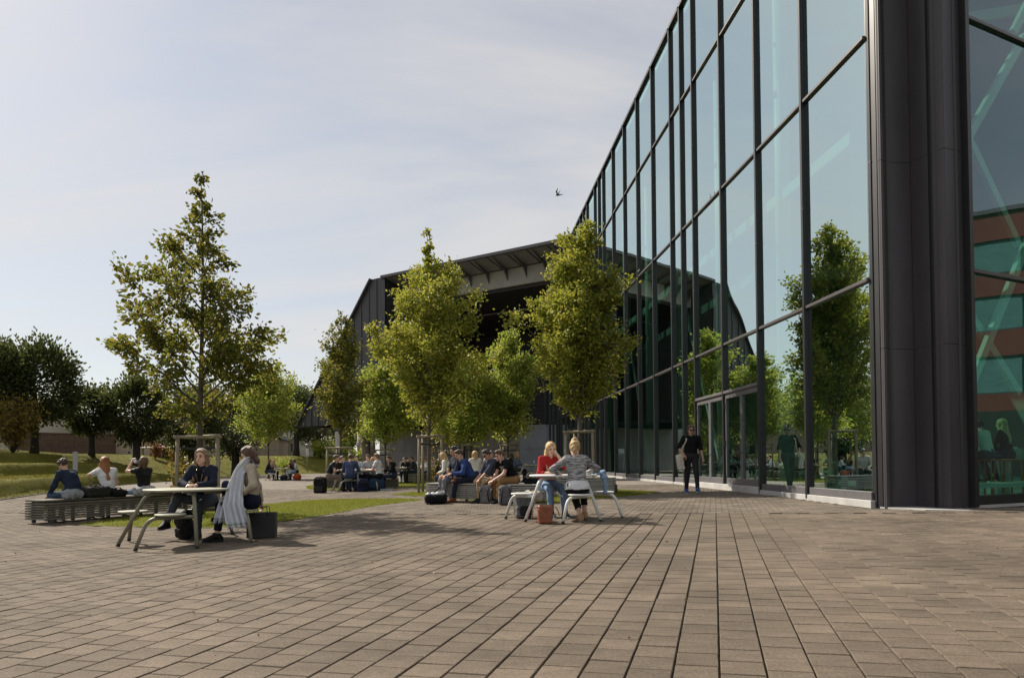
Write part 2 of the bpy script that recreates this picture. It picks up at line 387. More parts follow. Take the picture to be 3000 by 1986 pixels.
# cut stones closing the staggered rows at the brick field
cs = np.unique(np.round(P[:, 0], 4)); hP = []
for c_ in cs:
    e_ = P[np.abs(P[:, 0] - c_) < .01, 1].max() + .11
    if RB - .14 < e_ < RB - .03: hP.append((c_, (e_ + RB) / 2, RB - e_))
for w_ in (0, 1):
    hh = np.array([(a, b) for a, b, l2 in hP if (l2 > .09) == bool(w_)])
    if len(hh):
        lw = np.mean([l2 for a, b, l2 in hP if (l2 > .09) == bool(w_)]); V2, F2 = paver_mesh(hh, .22, lw, .0085, .004, .0016, .006); Fq = np.vstack([Fq, F2 + len(V)]); V = np.vstack([V, V2])
link('paver_field', np_mesh('paver_field', V, Fq, [M_pav]), square, kind='stuff')
mb = MB(); mb.box((0, 0, -.02), (.2105, .2155, .04), bev=.004); pm = mb.mesh('paver', M_pav1)
for k in np.nonzero(one)[0]:
    x, y = XY[k]; o = link('paver', pm, square, (x, y, gz(x, y) + random.uniform(-.0018, .0018)))
    o.rotation_euler = (random.uniform(-.007, .007) + .005, random.uniform(-.007, .007) - .02, -TH + random.gauss(0, .006))
P, XY = paver_field(RB + .02, RS + .5, .22, .11, .006, .004, .95, 3.)
V, Fq = paver_mesh(P, .22, .11, .006, .004, .0022, .012)
link('brick_paver_field', np_mesh('brick_paver_field', V, Fq, [M_brk]), square, kind='stuff')

# ------------------------------------------------------------------ grass
def grass_mat(name, c1, c2, c3):
    m = mat(name, c1, .9, scale=1.1, col2=c2, bump=.6, bscale=25., spec=.05)
    n, l = m.node_tree.nodes, m.node_tree.links; b = n['Principled BSDF']; src = b.inputs['Base Color'].links[0].from_socket
    tc = n.new('ShaderNodeTexCoord'); t = n.new('ShaderNodeTexNoise'); t.inputs['Scale'].default_value = 14; t.inputs['Detail'].default_value = 6; t.inputs['Roughness'].default_value = .75; l.new(tc.outputs['Object'], t.inputs['Vector'])
    r = n.new('ShaderNodeMapRange'); r.inputs[1].default_value = .42; r.inputs[2].default_value = .68; l.new(t.outputs['Fac'], r.inputs[0])
    x = n.new('ShaderNodeMix'); x.data_type = 'RGBA'; l.new(r.outputs[0], x.inputs[0]); l.new(src, x.inputs[6]); x.inputs[7].default_value = (*c3, 1); l.new(x.outputs[2], b.inputs['Base Color'])
    return m
M_lawn = grass_mat('lawn', (.075, .115, .018), (.13, .155, .03), (.17, .155, .05))
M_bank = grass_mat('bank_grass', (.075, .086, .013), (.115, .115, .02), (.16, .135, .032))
M_blade = leaf_mat('grass_blade', (.085, .13, .018), (.17, .20, .032), (.27, .24, .06), .42, .8, .08)
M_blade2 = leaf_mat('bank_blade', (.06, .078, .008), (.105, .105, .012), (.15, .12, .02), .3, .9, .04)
def blades(xs, ys, zs, hmin, hmax, w):
    n = len(xs); a = RNG.uniform(0, 2 * math.pi, n); h = RNG.uniform(hmin, hmax, n); le = RNG.uniform(0, .8, n) * h; b = RNG.uniform(0, 2 * math.pi, n)
    V = np.zeros((n, 3, 3)); ww = w * RNG.uniform(.6, 1.3, n)
    V[:, 0] = np.stack([xs - np.cos(a) * ww, ys - np.sin(a) * ww, zs - .01], 1); V[:, 1] = np.stack([xs + np.cos(a) * ww, ys + np.sin(a) * ww, zs - .01], 1)
    V[:, 2] = np.stack([xs + np.cos(b) * le, ys + np.sin(b) * le, zs + h], 1)
    return V.reshape(-1, 3), np.arange(3 * n).reshape(-1, 3)
def tri_fill(poly, dz):
    """triangulate through blender's tessellator"""
    from mathutils.geometry import tessellate_polygon
    t = tessellate_polygon([[Vector((x, y, 0)) for x, y in poly]])
    return np.array([(x, y, gz(x, y) + dz) for x, y in poly]), np.array(t)
for lab, poly in LP.items():
    pc = [tuple(q) for q in catmull(list(poly) + [poly[0]], 4)[:-1]]
    V, Ft = tri_fill(pc, .004)
    lo = link('lawn', np_mesh('lawn', V, Ft, [M_lawn]), kind='structure')
    x0, y0 = np.min(poly, 0); x1, y1 = np.max(poly, 0); area = (x1 - x0) * (y1 - y0)
    n = int(min(160000, area * 2600)); xs = RNG.uniform(x0 - .1, x1 + .1, n); ys = RNG.uniform(y0 - .1, y1 + .1, n)
    k = inpoly(xs, ys, pc) & (RNG.uniform(0, 1, n) < .55 + .45 * np.sin(xs * 3 + np.sin(ys * 2) * 2) ** 2); xs, ys = xs[k], ys[k]
    V, Ft = blades(xs, ys, gzv(xs, ys), .018, .055, .005)
    link('lawn_grass', np_mesh('lawn_grass', V, Ft, [M_blade]), kind='stuff')

# ------------------------------------------------------------------ terraced bank
tg = np.gradient(BC, axis=0); tg /= np.linalg.norm(tg, axis=1)[:, None]; NB = np.stack([-tg[:, 1], tg[:, 0]], 1)
for _ in range(20): NB[1:-1] = (NB[:-2] + NB[1:-1] * 2 + NB[2:]) / 4
NB /= np.linalg.norm(NB, axis=1)[:, None]
def bank_h(d, f, s):
    """height of the bank d metres behind its foot; f=1 terraced part, 0 plain slope"""
    t = np.clip(d / 13.5, 0, 1) * 4; i = np.floor(t); fr = t - i
    st = np.clip((fr - .10) / .13, 0, 1); st = st * st * (3 - 2 * st)
    ter = (i + st * .93 + fr * .07) / 4 * 2.35
    p = np.clip(d / 9., 0, 1); pl = 1.85 * p * p * (3 - 2 * p)
    return ter * f + pl * (1 - f)
dd = np.concatenate([np.linspace(0, 14.5, 88), [17, 22, 30, 45, 70, 110, 180]])
ns, nd = len(BC), len(dd)
sl = np.arange(ns) / 14.0
fT = np.clip((5.2 - sl) / 1.2, 0, 1)
bx = BC[:, None, 0] + NB[:, None, 0] * dd[None]; by = BC[:, None, 1] + NB[:, None, 1] * dd[None]
wob = .35 * np.sin(sl * 2.3) + .25 * np.sin(sl * 5.1 + 1)
bz = gzv(BC[:, 0], BC[:, 1])[:, None] + bank_h(np.clip(dd[None] + wob[:, None] * np.clip(dd[None] / 3, 0, 1), 0, 400), fT[:, None], sl[:, None]) + RNG.normal(0, .015, (ns, nd)) * (dd[None] > .3)
V = np.stack([bx.ravel(), by.ravel(), bz.ravel()], 1)
i, j = np.meshgrid(np.arange(ns - 1), np.arange(nd - 1), indexing='ij'); a = (i * nd + j).ravel(); Fq = np.stack([a, a + 1, a + nd + 1, a + nd], 1)
Fq = Fq[:, ::-1]
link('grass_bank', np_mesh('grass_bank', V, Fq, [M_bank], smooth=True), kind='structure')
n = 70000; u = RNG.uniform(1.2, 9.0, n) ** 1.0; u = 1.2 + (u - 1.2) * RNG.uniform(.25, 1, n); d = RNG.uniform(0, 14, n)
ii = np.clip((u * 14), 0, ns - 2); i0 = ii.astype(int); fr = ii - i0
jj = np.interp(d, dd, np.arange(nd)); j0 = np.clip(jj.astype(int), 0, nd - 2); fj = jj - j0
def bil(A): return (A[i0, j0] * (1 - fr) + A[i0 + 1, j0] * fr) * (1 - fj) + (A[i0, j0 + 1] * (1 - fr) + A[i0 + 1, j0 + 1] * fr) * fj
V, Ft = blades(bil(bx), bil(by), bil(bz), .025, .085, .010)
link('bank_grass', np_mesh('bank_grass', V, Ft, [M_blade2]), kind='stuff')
def bank_z(x, y):
    k = np.argmin((bx - x) ** 2 + (by - y) ** 2); return float(bz.ravel()[k])
mb = MB()
for q in range(0, ns - 3, 2):
    a, b = BC[q], BC[q + 2]; mb.beam((a[0], a[1], gz(*a) - .02), (b[0], b[1], gz(*b) - .02), .05, .10)
mb.build('path_edging', mat('edging_steel', (.05, .045, .04), .8), kind='structure')

# ================================================================== GLASS BUILDING
M_blk = mat('black_aluminium', (.018, .018, .020), .38, .2, 3., spec=.5)
M_grey = mat('grey_aluminium', (.15, .145, .155), .45, .12, 3., metal=.3)
M_sill = mat('grey_transom', (.11, .10, .10), .4, .1, 3., metal=.4)
M_zinc = mat('dark_zinc', (.056, .051, .058), .42, .35, .9, bump=.04, bscale=3., metal=.12, stretch=(1, 1, .25))
M_conc = mat('concrete', (.30, .31, .33), .85, .14, .9, bump=.1, bscale=8., detail=8.)
M_concw = mat('concrete_plinth', (.42, .41, .40), .8, .15, 2.)
M_glass = glass_mat('facade_glass')
M_glassb = glass_mat('facade_glass_side', base=.13, gl=(.72, .86, .95))
M_glassd = glass_mat('door_glass', tint=(.62, .8, .72), base=.12)
M_int = mat('interior_wall', (.20, .23, .21), .8, .15, .6)
M_intf = mat('interior_floor', (.22, .23, .22), .5, .15, 1.)
M_stl = mat('painted_steel_pale_green', (.46, .49, .47), .5, .06, 2.)

ZB = .20                                         # floor / base level of the building
ZT = [ZB + .12, 4.36, 8.87, 13.3, 16.5]          # plinth top, transoms, roof edge
def pa(s, off=0., z=0.):
    q = CA + DA * s + NA * off; return Vector((q[0], q[1], z))
KS = [0, 1, 2, 3, 4, 4.5, 5, 6, 7, 8, 9, 10, 10.5, 11, 12, 12.5, 13, 14, 15, 16, 17, 17.5, 18, 19, 20, 21.4]
bldg = thing('glass_building', 'tall glass fronted building with black mullions and green tinted panes on the right', 'building')
def obox(name, m, s0, s1, o0, o1, z0, z1, par=bldg, bev=0.):
    mb = MB(); c = pa((s0 + s1) / 2, (o0 + o1) / 2, (z0 + z1) / 2)
    mb.box(c, (abs(s1 - s0), abs(o1 - o0), z1 - z0), rz=math.atan2(DA[1], DA[0]) + (random.gauss(0, .0012) if name == 'glass_pane' else 0), bev=bev); return mb.build(name, m, par)
for q, k in enumerate(KS):
    s = k * MODA
    mu = obox('mullion', M_blk, s - .042, s + .042, -.10, .10 if k else .015, ZB + .02, ZT[4] + .02, bev=.012)
    for zj in (ZB + 6.3, ZB + 11.0):                # splice plates of the mullions
        obox('splice_plate', M_sill, s - .047, s + .047, (.06 if k else 0.), (.104 if k else .018), zj, zj + .03, par=mu)
    if q + 1 == len(KS): break
    s1 = KS[q + 1] * MODA
    door = k in (2, 3)
    zs = list(ZT)
    if door: zs = [ZT[0], 2.97] + ZT[1:]
    for r in range(len(zs) - 1):
        if door and r == 0: continue
        z0, z1 = zs[r], zs[r + 1]
        p = obox('glass_pane', M_glass, s + .05, s1 - .05, -.012, .012, z0 + .06, z1 - .03)
        # panes never hang perfectly true
    for r, z in enumerate(zs[1:] if not door else zs[1:]):
        top = r == len(zs) - 2
        obox('transom' if not top else 'roof_edge', M_sill if not top else M_blk, s + .05, s1 - .05, -.06, .075 if not top else .12, z - .035, z + (.035 if not top else .10), bev=.008)
    if not door: obox('bottom_rail', M_grey, s + .05, s1 - .05, -.05, .06, ZB + .12, ZB + .27, bev=.006)
    obox('plinth_block', M_concw, s + .004, s1 - .004, -.15, .10 + (.03 if door else 0), ZB - .35, ZB + (.115 if not door else .19), bev=.01)
    if door:
        lw = (s1 - s - .10) / 2
        dz0, dz1 = ZB + .20, 2.93
        for e in range(2):
            a = s + .05 + e * lw; b = a + lw
            d = thing('door', 'tmp', 'tmp'); del d['label']; del d['category']; d.parent = bldg
            for (u0, u1, z0, z1) in ((a + .006, a + .085, dz0, dz1), (b - .085, b - .006, dz0, dz1), (a + .085, b - .085, dz0, dz0 + .16), (a + .085, b - .085, dz1 - .13, dz1)):
                obox('door_frame', M_grey, u0, u1, -.03, .05, z0, z1, par=d, bev=.006)
            obox('door_pane', M_glassd, a + .085, b - .085, -.008, .008, dz0 + .16, dz1 - .13, par=d)
            hx = b - .05 if e == 0 else a + .05
            mb = MB(); mb.tube(bend(pa(hx, .05, 1.25), pa(hx, .10, 1.25), pa(hx + (-.12 if e == 0 else .12), .10, 1.25), .02), .011, 6)
            mb.build('door_handle', M_blk, d)
            for zh in (.55, 1.55, 2.6):
                hh = a if e == 0 else b
                obox('hinge', M_blk, hh - .02 + (.012 if e == 0 else -.012), hh + .02 + (.012 if e == 0 else -.012), .05, .085, zh - .09, zh + .09, par=d)
        obox('door_head', M_grey, s + .05, s1 - .05, -.05, .10, 2.94, 3.02, bev=.01)

# --- folded metal corner between the two glass fronts
CORN = [(2568, 12.84), (2597, 12.60), (2616, 12.70), (2684, 12.75), (2745, 12.37), (2760, 12.28), (2786, 12.12), (2818, 12.24), (2840, 12.30)]
cp = [at(px, 1351 - .0064 * (px - 1500), D) for px, D in CORN]
B0 = Vector((cp[-1].x, cp[-1].y, 0)); DB = Vector((.898, .440, 0)).normalized(); NBo = Vector((.440, -.898, 0)).normalized()
jz = [ZB - .1, 3.05, 6.45, 9.9, 13.3, 16.6]
for r in range(5):
    for i in range(len(cp) - 1):
        a, b = cp[i], cp[i + 1]; t = (b - a).normalized(); nn = Vector((t.y, -t.x, 0))
        if nn.y > 0: nn = -nn
        mb = MB(); g_ = .004
        mb.slab([(a.x + t.x * g_, a.y + t.y * g_, jz[r] + g_), (b.x - t.x * g_, b.y - t.y * g_, jz[r] + g_), (b.x - t.x * g_, b.y - t.y * g_, jz[r + 1] - g_), (a.x + t.x * g_, a.y + t.y * g_, jz[r + 1] - g_)], -nn * .05)
        mb.build('corner_panel', M_zinc, bldg)
mb = MB()
for i in (2, 4, 7):
    a = cp[i]; mb.box((a.x, a.y + .02, 8.2), (.045, .07, 16.6))
mb.build('corner_gasket', M_blk, bldg)
mb = MB(); mb.prism([(p.x - .03, p.y + .09) for p in cp] + [(8.2, 14.2), (6.9, 14.2)], 0.1, 16.55); mb.build('corner_core', M_blk, bldg)
mb = MB(); mb.prism([(6.62, 12.75), (6.95, 11.92), (7.55, 11.72), (8.15, 12.1), (8.0, 12.45), (7.4, 12.9)], ZB - .3, ZB + .012); mb.build('corner_step', M_concw, bldg)

# --- second glass front, running away to the right
def pbv(s, off=0., z=0.): q = B0 + DB * s + NBo * off; return Vector((q.x, q.y, z))
def bbox(name, m, s0, s1, o0, o1, z0, z1, par=bldg, bev=0.):
    mb = MB(); mb.box(pbv((s0 + s1) / 2, (o0 + o1) / 2, (z0 + z1) / 2), (abs(s1 - s0), abs(o1 - o0), z1 - z0), rz=math.atan2(DB.y, DB.x), bev=bev); return mb.build(name, m, par)
for q in range(8):
    s = .0 + q * MODA; s1 = s + MODA
    bbox('mullion', M_blk, s - .04, s + .06, -.1, .12, ZB + .02, ZT[4] + .02, bev=.012)
    for r in range(4): bbox('glass_pane', M_glassb, s + .06, s1 - .04, -.012, .012, ZT[r] + .06, ZT[r + 1] - .03)
    for r in range(1, 5): bbox('transom', M_sill if r < 4 else M_blk, s + .06, s1 - .04, -.06, .07, ZT[r] - .035, ZT[r] + .035, bev=.008)
    bbox('bottom_rail', M_blk, s + .06, s1 - .04, -.05, .06, ZB + .06, ZB + .22)
    bbox('plinth_block', M_concw, s + .004, s1 - .004, -.15, .10, ZB - .35, ZB + .055)

# --- inside: floor, back wall, roof, round columns and diagonal braces
endA = pa(21.4 * MODA, -.2); endB = pbv(8 * MODA, -.2)
poly = [(CA[0] + .15, CA[1] + .3), (B0.x + .1, B0.y + .25), (endB.x, endB.y), (endB.x - 2, endB.y + 45), (endA.x + 6, endA.y + 2), (endA.x, endA.y)]
mb = MB(); mb.prism(poly, ZB - .3, ZB + .05); mb.build('interior_floor', M_intf, bldg)
mb = MB(); mb.prism(poly, 16.2, 16.45); mb.build('roof_slab', mat('ceiling_dark', (.20, .22, .21), .8), bldg)
w0, w1 = pa(9.0, -11.5), pa(52., -9.)
mb = MB(); mb.slab([(w0.x, w0.y, ZB), (w1.x, w1.y, ZB), (w1.x, w1.y, 16.2), (w0.x, w0.y, 16.2)], (.3, 0, 0)); mb.build('interior_wall', M_int, bldg)
mb = MB(); mb.slab([(w0.x, w0.y, ZB), (endB.x + 3, endB.y + 7, ZB), (endB.x + 3, endB.y + 7, 16.2), (w0.x, w0.y, 16.2)], (.0, .3, 0)); mb.build('interior_wall', M_int, bldg)
mb = MB(); q0, q1 = pa(16, -4.5), pa(51, -4.5); mb.slab([(q0.x, q0.y, 8.4), (q1.x, q1.y, 8.4), (w1.x, w1.y, 8.4), (w0.x + .8, w0.y + 5, 8.4)], (0, 0, .4)); mb.build('mezzanine_floor', M_int, bldg)
for k in range(0, 9):
    s = 1.1 + k * 2 * MODA
    mb = MB(); c = pa(s + 1.2, -1.7); mb.lathe([(.21, ZB), (.21, 16.2)], 16, (c.x, c.y, 0)); mb.build('column', M_stl, bldg)
    if k % 2 == 0 and k:
        a, b = pa(s + 1.2, -1.7, ZB + .1), pa(s + 1.2 + 2 * MODA, -1.7, 8.6); mb = MB(); mb.beam(a, b, .08, .14); mb.build('brace', M_stl, bldg)
    a, b = pa(s + 1.2, -1.5, 12.9), pa(s + 1.2, -10.5, 14.6); mb = MB(); mb.beam(a, b, .14, .3); mb.build('roof_beam', M_stl, bldg)
mb = MB(); mb.beam(pa(.5, -1.7, 8.6), pa(50, -1.7, 8.6), .2, .3); mb.build('edge_beam', M_stl, bldg)
for (a0, z0, a1, z1) in ((-.1, .3, 3.4, 5.6), (3.3, 2.4, .1, 5.4), (-.1, 5.4, 3.4, 9.8), (3.4, 5.5, .2, 9.3), (3.4, 10, 7, 15)):
    mb = MB(); mb.beam(pbv(a0, -.75 - .2 * (a0 > 1), z0), pbv(a1, -.75 - .2 * (a0 > 1), z1), .09, .17); mb.build('brace', M_stl, bldg)
bbox('bench_ledge', M_stl, .25, 4.5, -.75, -.35, ZB + .32, ZB + .40); bbox('bench_ledge_foot', M_stl, .6, .7, -.7, -.4, ZB + .05, ZB + .32)
obox('heating_bench', M_stl, .4, 2.2, -.9, -.5, ZB + .32, ZB + .42)
# counter and shelves far inside
obox('serving_counter', mat('counter', (.10, .12, .12), .5), 3, 9, -9.2, -8.4, ZB + .05, ZB + 1.15)

# ================================================================== DARK HALL WITH THE DEEP PORTAL
HP0 = pa(36.2 / 1.0 + .0, 0.2); HL = on_plane(1089, 817, Vector((0, 59.6, 0)), Vector((0, 1, 0)))
HP0 = Vector((X0A + MA * 49.0, 49.0, 0)); HD = Vector((HL.x - HP0.x, HL.y - HP0.y, 0)); HLEN = HD.length; HD.normalize(); HN = Vector((-HD.y, HD.x, 0))
if HN.y < 0: HN = -HN
M_clad = mat('dark_cladding', (.075, .072, .08), .5, .22, .35, metal=.35, stretch=(1, 1, .15))
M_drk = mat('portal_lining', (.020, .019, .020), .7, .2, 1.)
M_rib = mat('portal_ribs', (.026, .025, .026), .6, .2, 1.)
M_beam = mat('concrete_beam', (.34, .33, .30), .85, .12, .8, bump=.05, bscale=6.)
M_beige = mat('concrete_beige', (.30, .265, .22), .85, .12, .8)
hall = thing('dark_hall', 'dark clad hall with slanted end and deep open portal under a glazed eave', 'building')
def hp(s, off, z): q = HP0 + HD * s + HN * off; return Vector((q.x, q.y, z))
def hs(px, py):
    """photo pixel on the front plane of the hall -> (s, z)"""
    q = on_plane(px, py, HP0, HN); return (q - HP0).dot(HD), q.z
ZR = 16.55; (s_tl, _), (s_tr, _), (s_bl, zb), (s_br, zb2) = hs(1089, 817), hs(1127, 814), hs(874, 1241), hs(1129, 1247)
ZH = (zb + zb2) / 2
# slanted leg of clad panels, each its own strip
npan = 12; es = np.linspace(s_bl, s_tr, npan + 1)
def top_of(s):      # height of the slanted edge
    return ZR if s <= s_tl else ZR + (ZH - ZR) * (s - s_tl) / (s_bl - s_tl)
for i in range(npan):
    a, b = es[i], es[i + 1]
    pts = [hp(a, 0, ZH), hp(b, 0, ZH), hp(b, 0, top_of(b))]
    if a > s_tl > b: pts.append(hp(s_tl, 0, ZR))
    if top_of(a) > ZH + .02: pts.append(hp(a, 0, top_of(a)))
    mb = MB(); mb.slab([p - HD * 0 for p in pts], HN * .2); mb.build('cladding_panel', M_clad, hall)
    if i: mb = MB(); mb.beam(hp(a, -.03, ZH), hp(a, -.03, top_of(a)), .05, .06, up=HN); mb.build('standing_seam', M_clad, hall)
mb = MB(); mb.slab([hp(s_bl, .2, ZH), hp(s_tr, .2, ZH), hp(s_tr, .2, ZR), hp(s_tl, .2, ZR)], HN * 16); mb.build('hall_side', M_clad, hall)
mb = MB(); mb.beam(hp(s_bl + .1, -.02, ZH), hp(s_tl, -.02, ZR + .02), .14, .5, up=HN); mb.build('verge_trim', M_clad, hall)
# portal: reveal, back wall, lining, ceiling
DEP = 12.6
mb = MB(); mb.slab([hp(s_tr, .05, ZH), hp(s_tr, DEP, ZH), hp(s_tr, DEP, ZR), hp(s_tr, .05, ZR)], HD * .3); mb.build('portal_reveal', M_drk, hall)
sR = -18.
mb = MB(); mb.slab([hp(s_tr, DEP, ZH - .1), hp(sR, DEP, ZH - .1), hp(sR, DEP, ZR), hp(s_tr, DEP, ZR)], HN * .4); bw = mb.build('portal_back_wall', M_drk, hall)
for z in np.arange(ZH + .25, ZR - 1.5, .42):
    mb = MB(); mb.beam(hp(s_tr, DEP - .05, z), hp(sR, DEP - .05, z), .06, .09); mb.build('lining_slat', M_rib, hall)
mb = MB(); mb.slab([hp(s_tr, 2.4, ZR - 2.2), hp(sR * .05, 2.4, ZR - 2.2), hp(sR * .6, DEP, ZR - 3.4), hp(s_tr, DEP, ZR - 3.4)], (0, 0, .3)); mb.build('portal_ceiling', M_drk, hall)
mb = MB(); mb.beam(hp(s_tr, 6.5, ZR - 2.83), hp(-2.5, 6.5, ZR - 2.83), .5, .08); mb.build('ceiling_track', M_grey, hall)
mb = MB(); mb.slab([hp(s_tl, .3, ZR + .02), hp(-.1, .3, ZR + .02), hp(-6, DEP + 6, ZR + .02), hp(s_tl, DEP + 6, ZR + .02)], (0, 0, .1)); mb.build('hall_roof', M_clad, hall)
for s_, zz in ((13.0, 0), (11.6, 0)):
    mb = MB(); mb.beam(hp(s_ - 9, DEP - .2, ZH), hp(s_ - 9, DEP - .2, ZH + 4.4), .2, .2, up=HN); mb.build('portal_window_post', M_beam, hall)
mb = MB(); mb.slab([hp(2.6, DEP - .12, ZH + .1), hp(4.0, DEP - .12, ZH + .1), hp(4.0, DEP - .12, ZH + 4.4), hp(2.6, DEP - .12, ZH + 4.4)], HN * .06); mb.build('portal_window', glass_mat('portal_glass', base=.2), hall)
# glazed eave: edge, panes, brackets, concrete beam behind
mb = MB(); mb.beam(hp(s_tr + .3, -.1, ZR), hp(-.25, -.1, ZR), .25, .22); mb.build('eave_edge', M_sill, hall)
M_eave = mat('eave_glass', (.24, .245, .26), .25, .08)
nb = 10; bs = np.linspace(s_tr, .2, nb + 1)
for i in range(nb):
    a, b = bs[i] - .06, bs[i + 1] + .06
    mb = MB(); mb.slab([hp(a, .05, ZR - .10), hp(b, .05, ZR - .10), hp(b, 2.1, ZR - .55), hp(a, 2.1, ZR - .55)], (0, 0, .03)); mb.build('eave_pane', M_eave, hall)
    mb = MB(); c = bs[i] - .5
    mb.slab([hp(c, .1, ZR - .16), hp(c, 2.12, ZR - .60), hp(c, 2.12, ZR - 1.5), hp(c, 1.6, ZR - .78)], HD * .06); mb.build('eave_bracket', M_grey, hall)
mb = MB(); mb.slab([hp(s_tr, 2.15, ZR - .6), hp(-.3, 2.15, ZR - .6), hp(-.3, 2.15, ZR - 1.95), hp(s_tr, 2.15, ZR - 1.95)], HN * .5); mb.build('eave_beam', M_beam, hall)
# concrete ground floor set back below, panel joints between the cast panels
gsl = (hp(s_tr + 1.2, DEP - .3, 0), hp(-9.3, DEP - .3, 0))
def conc(s0, s1, off, m, z1=None, th=.5):
    mb = MB(); mb.slab([hp(s0, off, -.1), hp(s1, off, -.1), hp(s1, off, z1 or ZH + .05), hp(s0, off, z1 or ZH + .05)], HN * th); return mb.build('concrete_panel', m, hall)
e0 = s_tr
for _ in range(200):
    q = CM3.transposed() @ (hp(e0, DEP - .5, 1.5) - Vector((0, 0, CZ)))
    if 1500 + FPX * q.x / -q.z < 1112: break
    e0 += .1
cuts = list(np.linspace(e0, -9.4, 12))
for i in range(11):
    off = DEP - .5
    if i in (3, 4): off = DEP + .4
    zz = [(-.1, 2.2), (2.22, ZH + .05)]
    for z0, z1 in zz:
        mb = MB(); a, b = cuts[i] - .012, cuts[i + 1] + .012
        mb.slab([hp(a, off, z0), hp(b, off, z0), hp(b, off, z1), hp(a, off, z1)], HN * .4); mb.build('concrete_panel', M_conc if i not in (3, 4) else M_beige, hall)
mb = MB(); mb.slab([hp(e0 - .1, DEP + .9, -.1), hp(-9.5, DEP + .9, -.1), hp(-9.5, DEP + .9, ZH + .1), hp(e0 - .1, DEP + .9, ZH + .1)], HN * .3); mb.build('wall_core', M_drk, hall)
for (px, D, r) in ((1073, 66, .40), (1088, 74, .42), (1057, 80, .4), (990, 78, .3)):
    q = at(px, 1351, D); mb = MB(); mb.lathe([(r, -.1), (r, ZH + .1)], 18, (q.x, q.y, 0)); mb.build('pillar', M_beige if px != 990 else M_concw, hall)
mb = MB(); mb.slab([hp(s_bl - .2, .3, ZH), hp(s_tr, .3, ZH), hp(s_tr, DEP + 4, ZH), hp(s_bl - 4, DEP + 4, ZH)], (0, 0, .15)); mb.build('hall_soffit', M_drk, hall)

# red office building to the right, seen only in the glass
red = thing('red_office', 'red office building with green window bands mirrored in the right hand glass', 'building', (46, 2, 0))
M_red = mat('red_panel', (.17, .042, .030), .5, .12, .5); M_win = mat('blind_window', (.11, .26, .23), .3, .3, 2., stretch=(1, 1, 14))
for z0, z1, m, nm in ((3.9, 4.9, M_red, 'wall_band'), (-.3, 3.9, M_drk, 'ground_floor'), (7.1, 8.6, M_red, 'wall_band'), (10.7, 12.0, M_red, 'wall_band'), (14.0, 15.6, M_red, 'wall_band')):
    mb = MB(); mb.box((0, -2, (z0 + z1) / 2), (4, 60, z1 - z0)); mb.build(nm, m, red)
for z0, z1 in ((4.9, 7.1), (8.6, 10.7), (12.0, 14.0)):
    for k in range(20):
        mb = MB(); mb.box((.12, -30.5 + k * 3., (z0 + z1) / 2), (3.9, 2.9, z1 - z0)); w_ = mb.build('window', M_win, red); MB().box((-1.86, -30.5 + k * 3. - 1.47, (z0 + z1) / 2), (.14, .10, z1 - z0)).build('window_frame', M_blk, w_); MB().box((-1.86, -30.5 + k * 3., z0 + .05), (.14, 2.9, .10)).build('window_frame', M_sill, w_)
mb = MB(); mb.box((0, -2, 15.75), (4.4, 60.4, .25)); mb.build('roof_edge', M_grey, red)

# ================================================================== TREES
M_bark = mat('bark', (.10, .085, .065), .9, .3, 8., bump=.6, bscale=20., stretch=(1, 1, .3))
M_barkd = mat('bark_dark', (.035, .030, .025), .9, .3, 5., bump=.6, bscale=14., stretch=(1, 1, .4))
M_lf_a = leaf_mat('leaf_autumn_green', (.075, .105, .014), (.13, .145, .022), (.21, .175, .032), .5)
M_lf_b = leaf_mat('leaf_hornbeam', (.15, .20, .022), (.26, .29, .04), (.38, .35, .06), .40)
M_lf_c = leaf_mat('leaf_fresh', (.13, .20, .026), (.23, .29, .045), (.33, .34, .07), .5)
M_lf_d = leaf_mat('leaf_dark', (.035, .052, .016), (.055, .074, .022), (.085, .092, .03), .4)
M_lf_e = leaf_mat('leaf_dark_hazy', (.045, .065, .026), (.07, .09, .034), (.10, .115, .045), .4)  # far trees: distance haze painted into the leaf colour, paler than leaf_dark
M_lf_y = leaf_mat('leaf_yellow', (.13, .115, .015), (.22, .18, .03), (.30, .20, .045), .45)

def leaf_mesh(P, D, size, m, name='crown', drop=.35):
    """P leaf bases, D outward growing directions; each leaf a folded diamond"""
    n = len(P); D = D + RNG.normal(0, .55, (n, 3)); D[:, 2] -= drop; D /= np.linalg.norm(D, axis=1)[:, None] + 1e-9
    U = RNG.normal(0, 1, (n, 3)); U[:, 2] += .5; S = np.cross(D, U); S /= np.linalg.norm(S, axis=1)[:, None] + 1e-9; N = np.cross(S, D)
    L = size * RNG.uniform(.65, 1.25, n)[:, None]; W = L * .30
    V = np.zeros((n, 6, 3)); V[:, 0] = P; V[:, 1] = P + D * L * .38 - S * W + N * L * .06; V[:, 2] = P + D * L * .74 - S * W * .72 + N * L * .03; V[:, 3] = P + D * L - N * L * .10
    V[:, 4] = P + D * L * .74 + S * W * .72 + N * L * .03; V[:, 5] = P + D * L * .38 + S * W + N * L * .06
    q = np.array([(0, 1, 2, 3), (0, 3, 4, 5)]); Fq = (np.arange(n)[:, None, None] * 6 + q[None]).reshape(-1, 4)
    return np_mesh(name, V.reshape(-1, 3), Fq, [m])

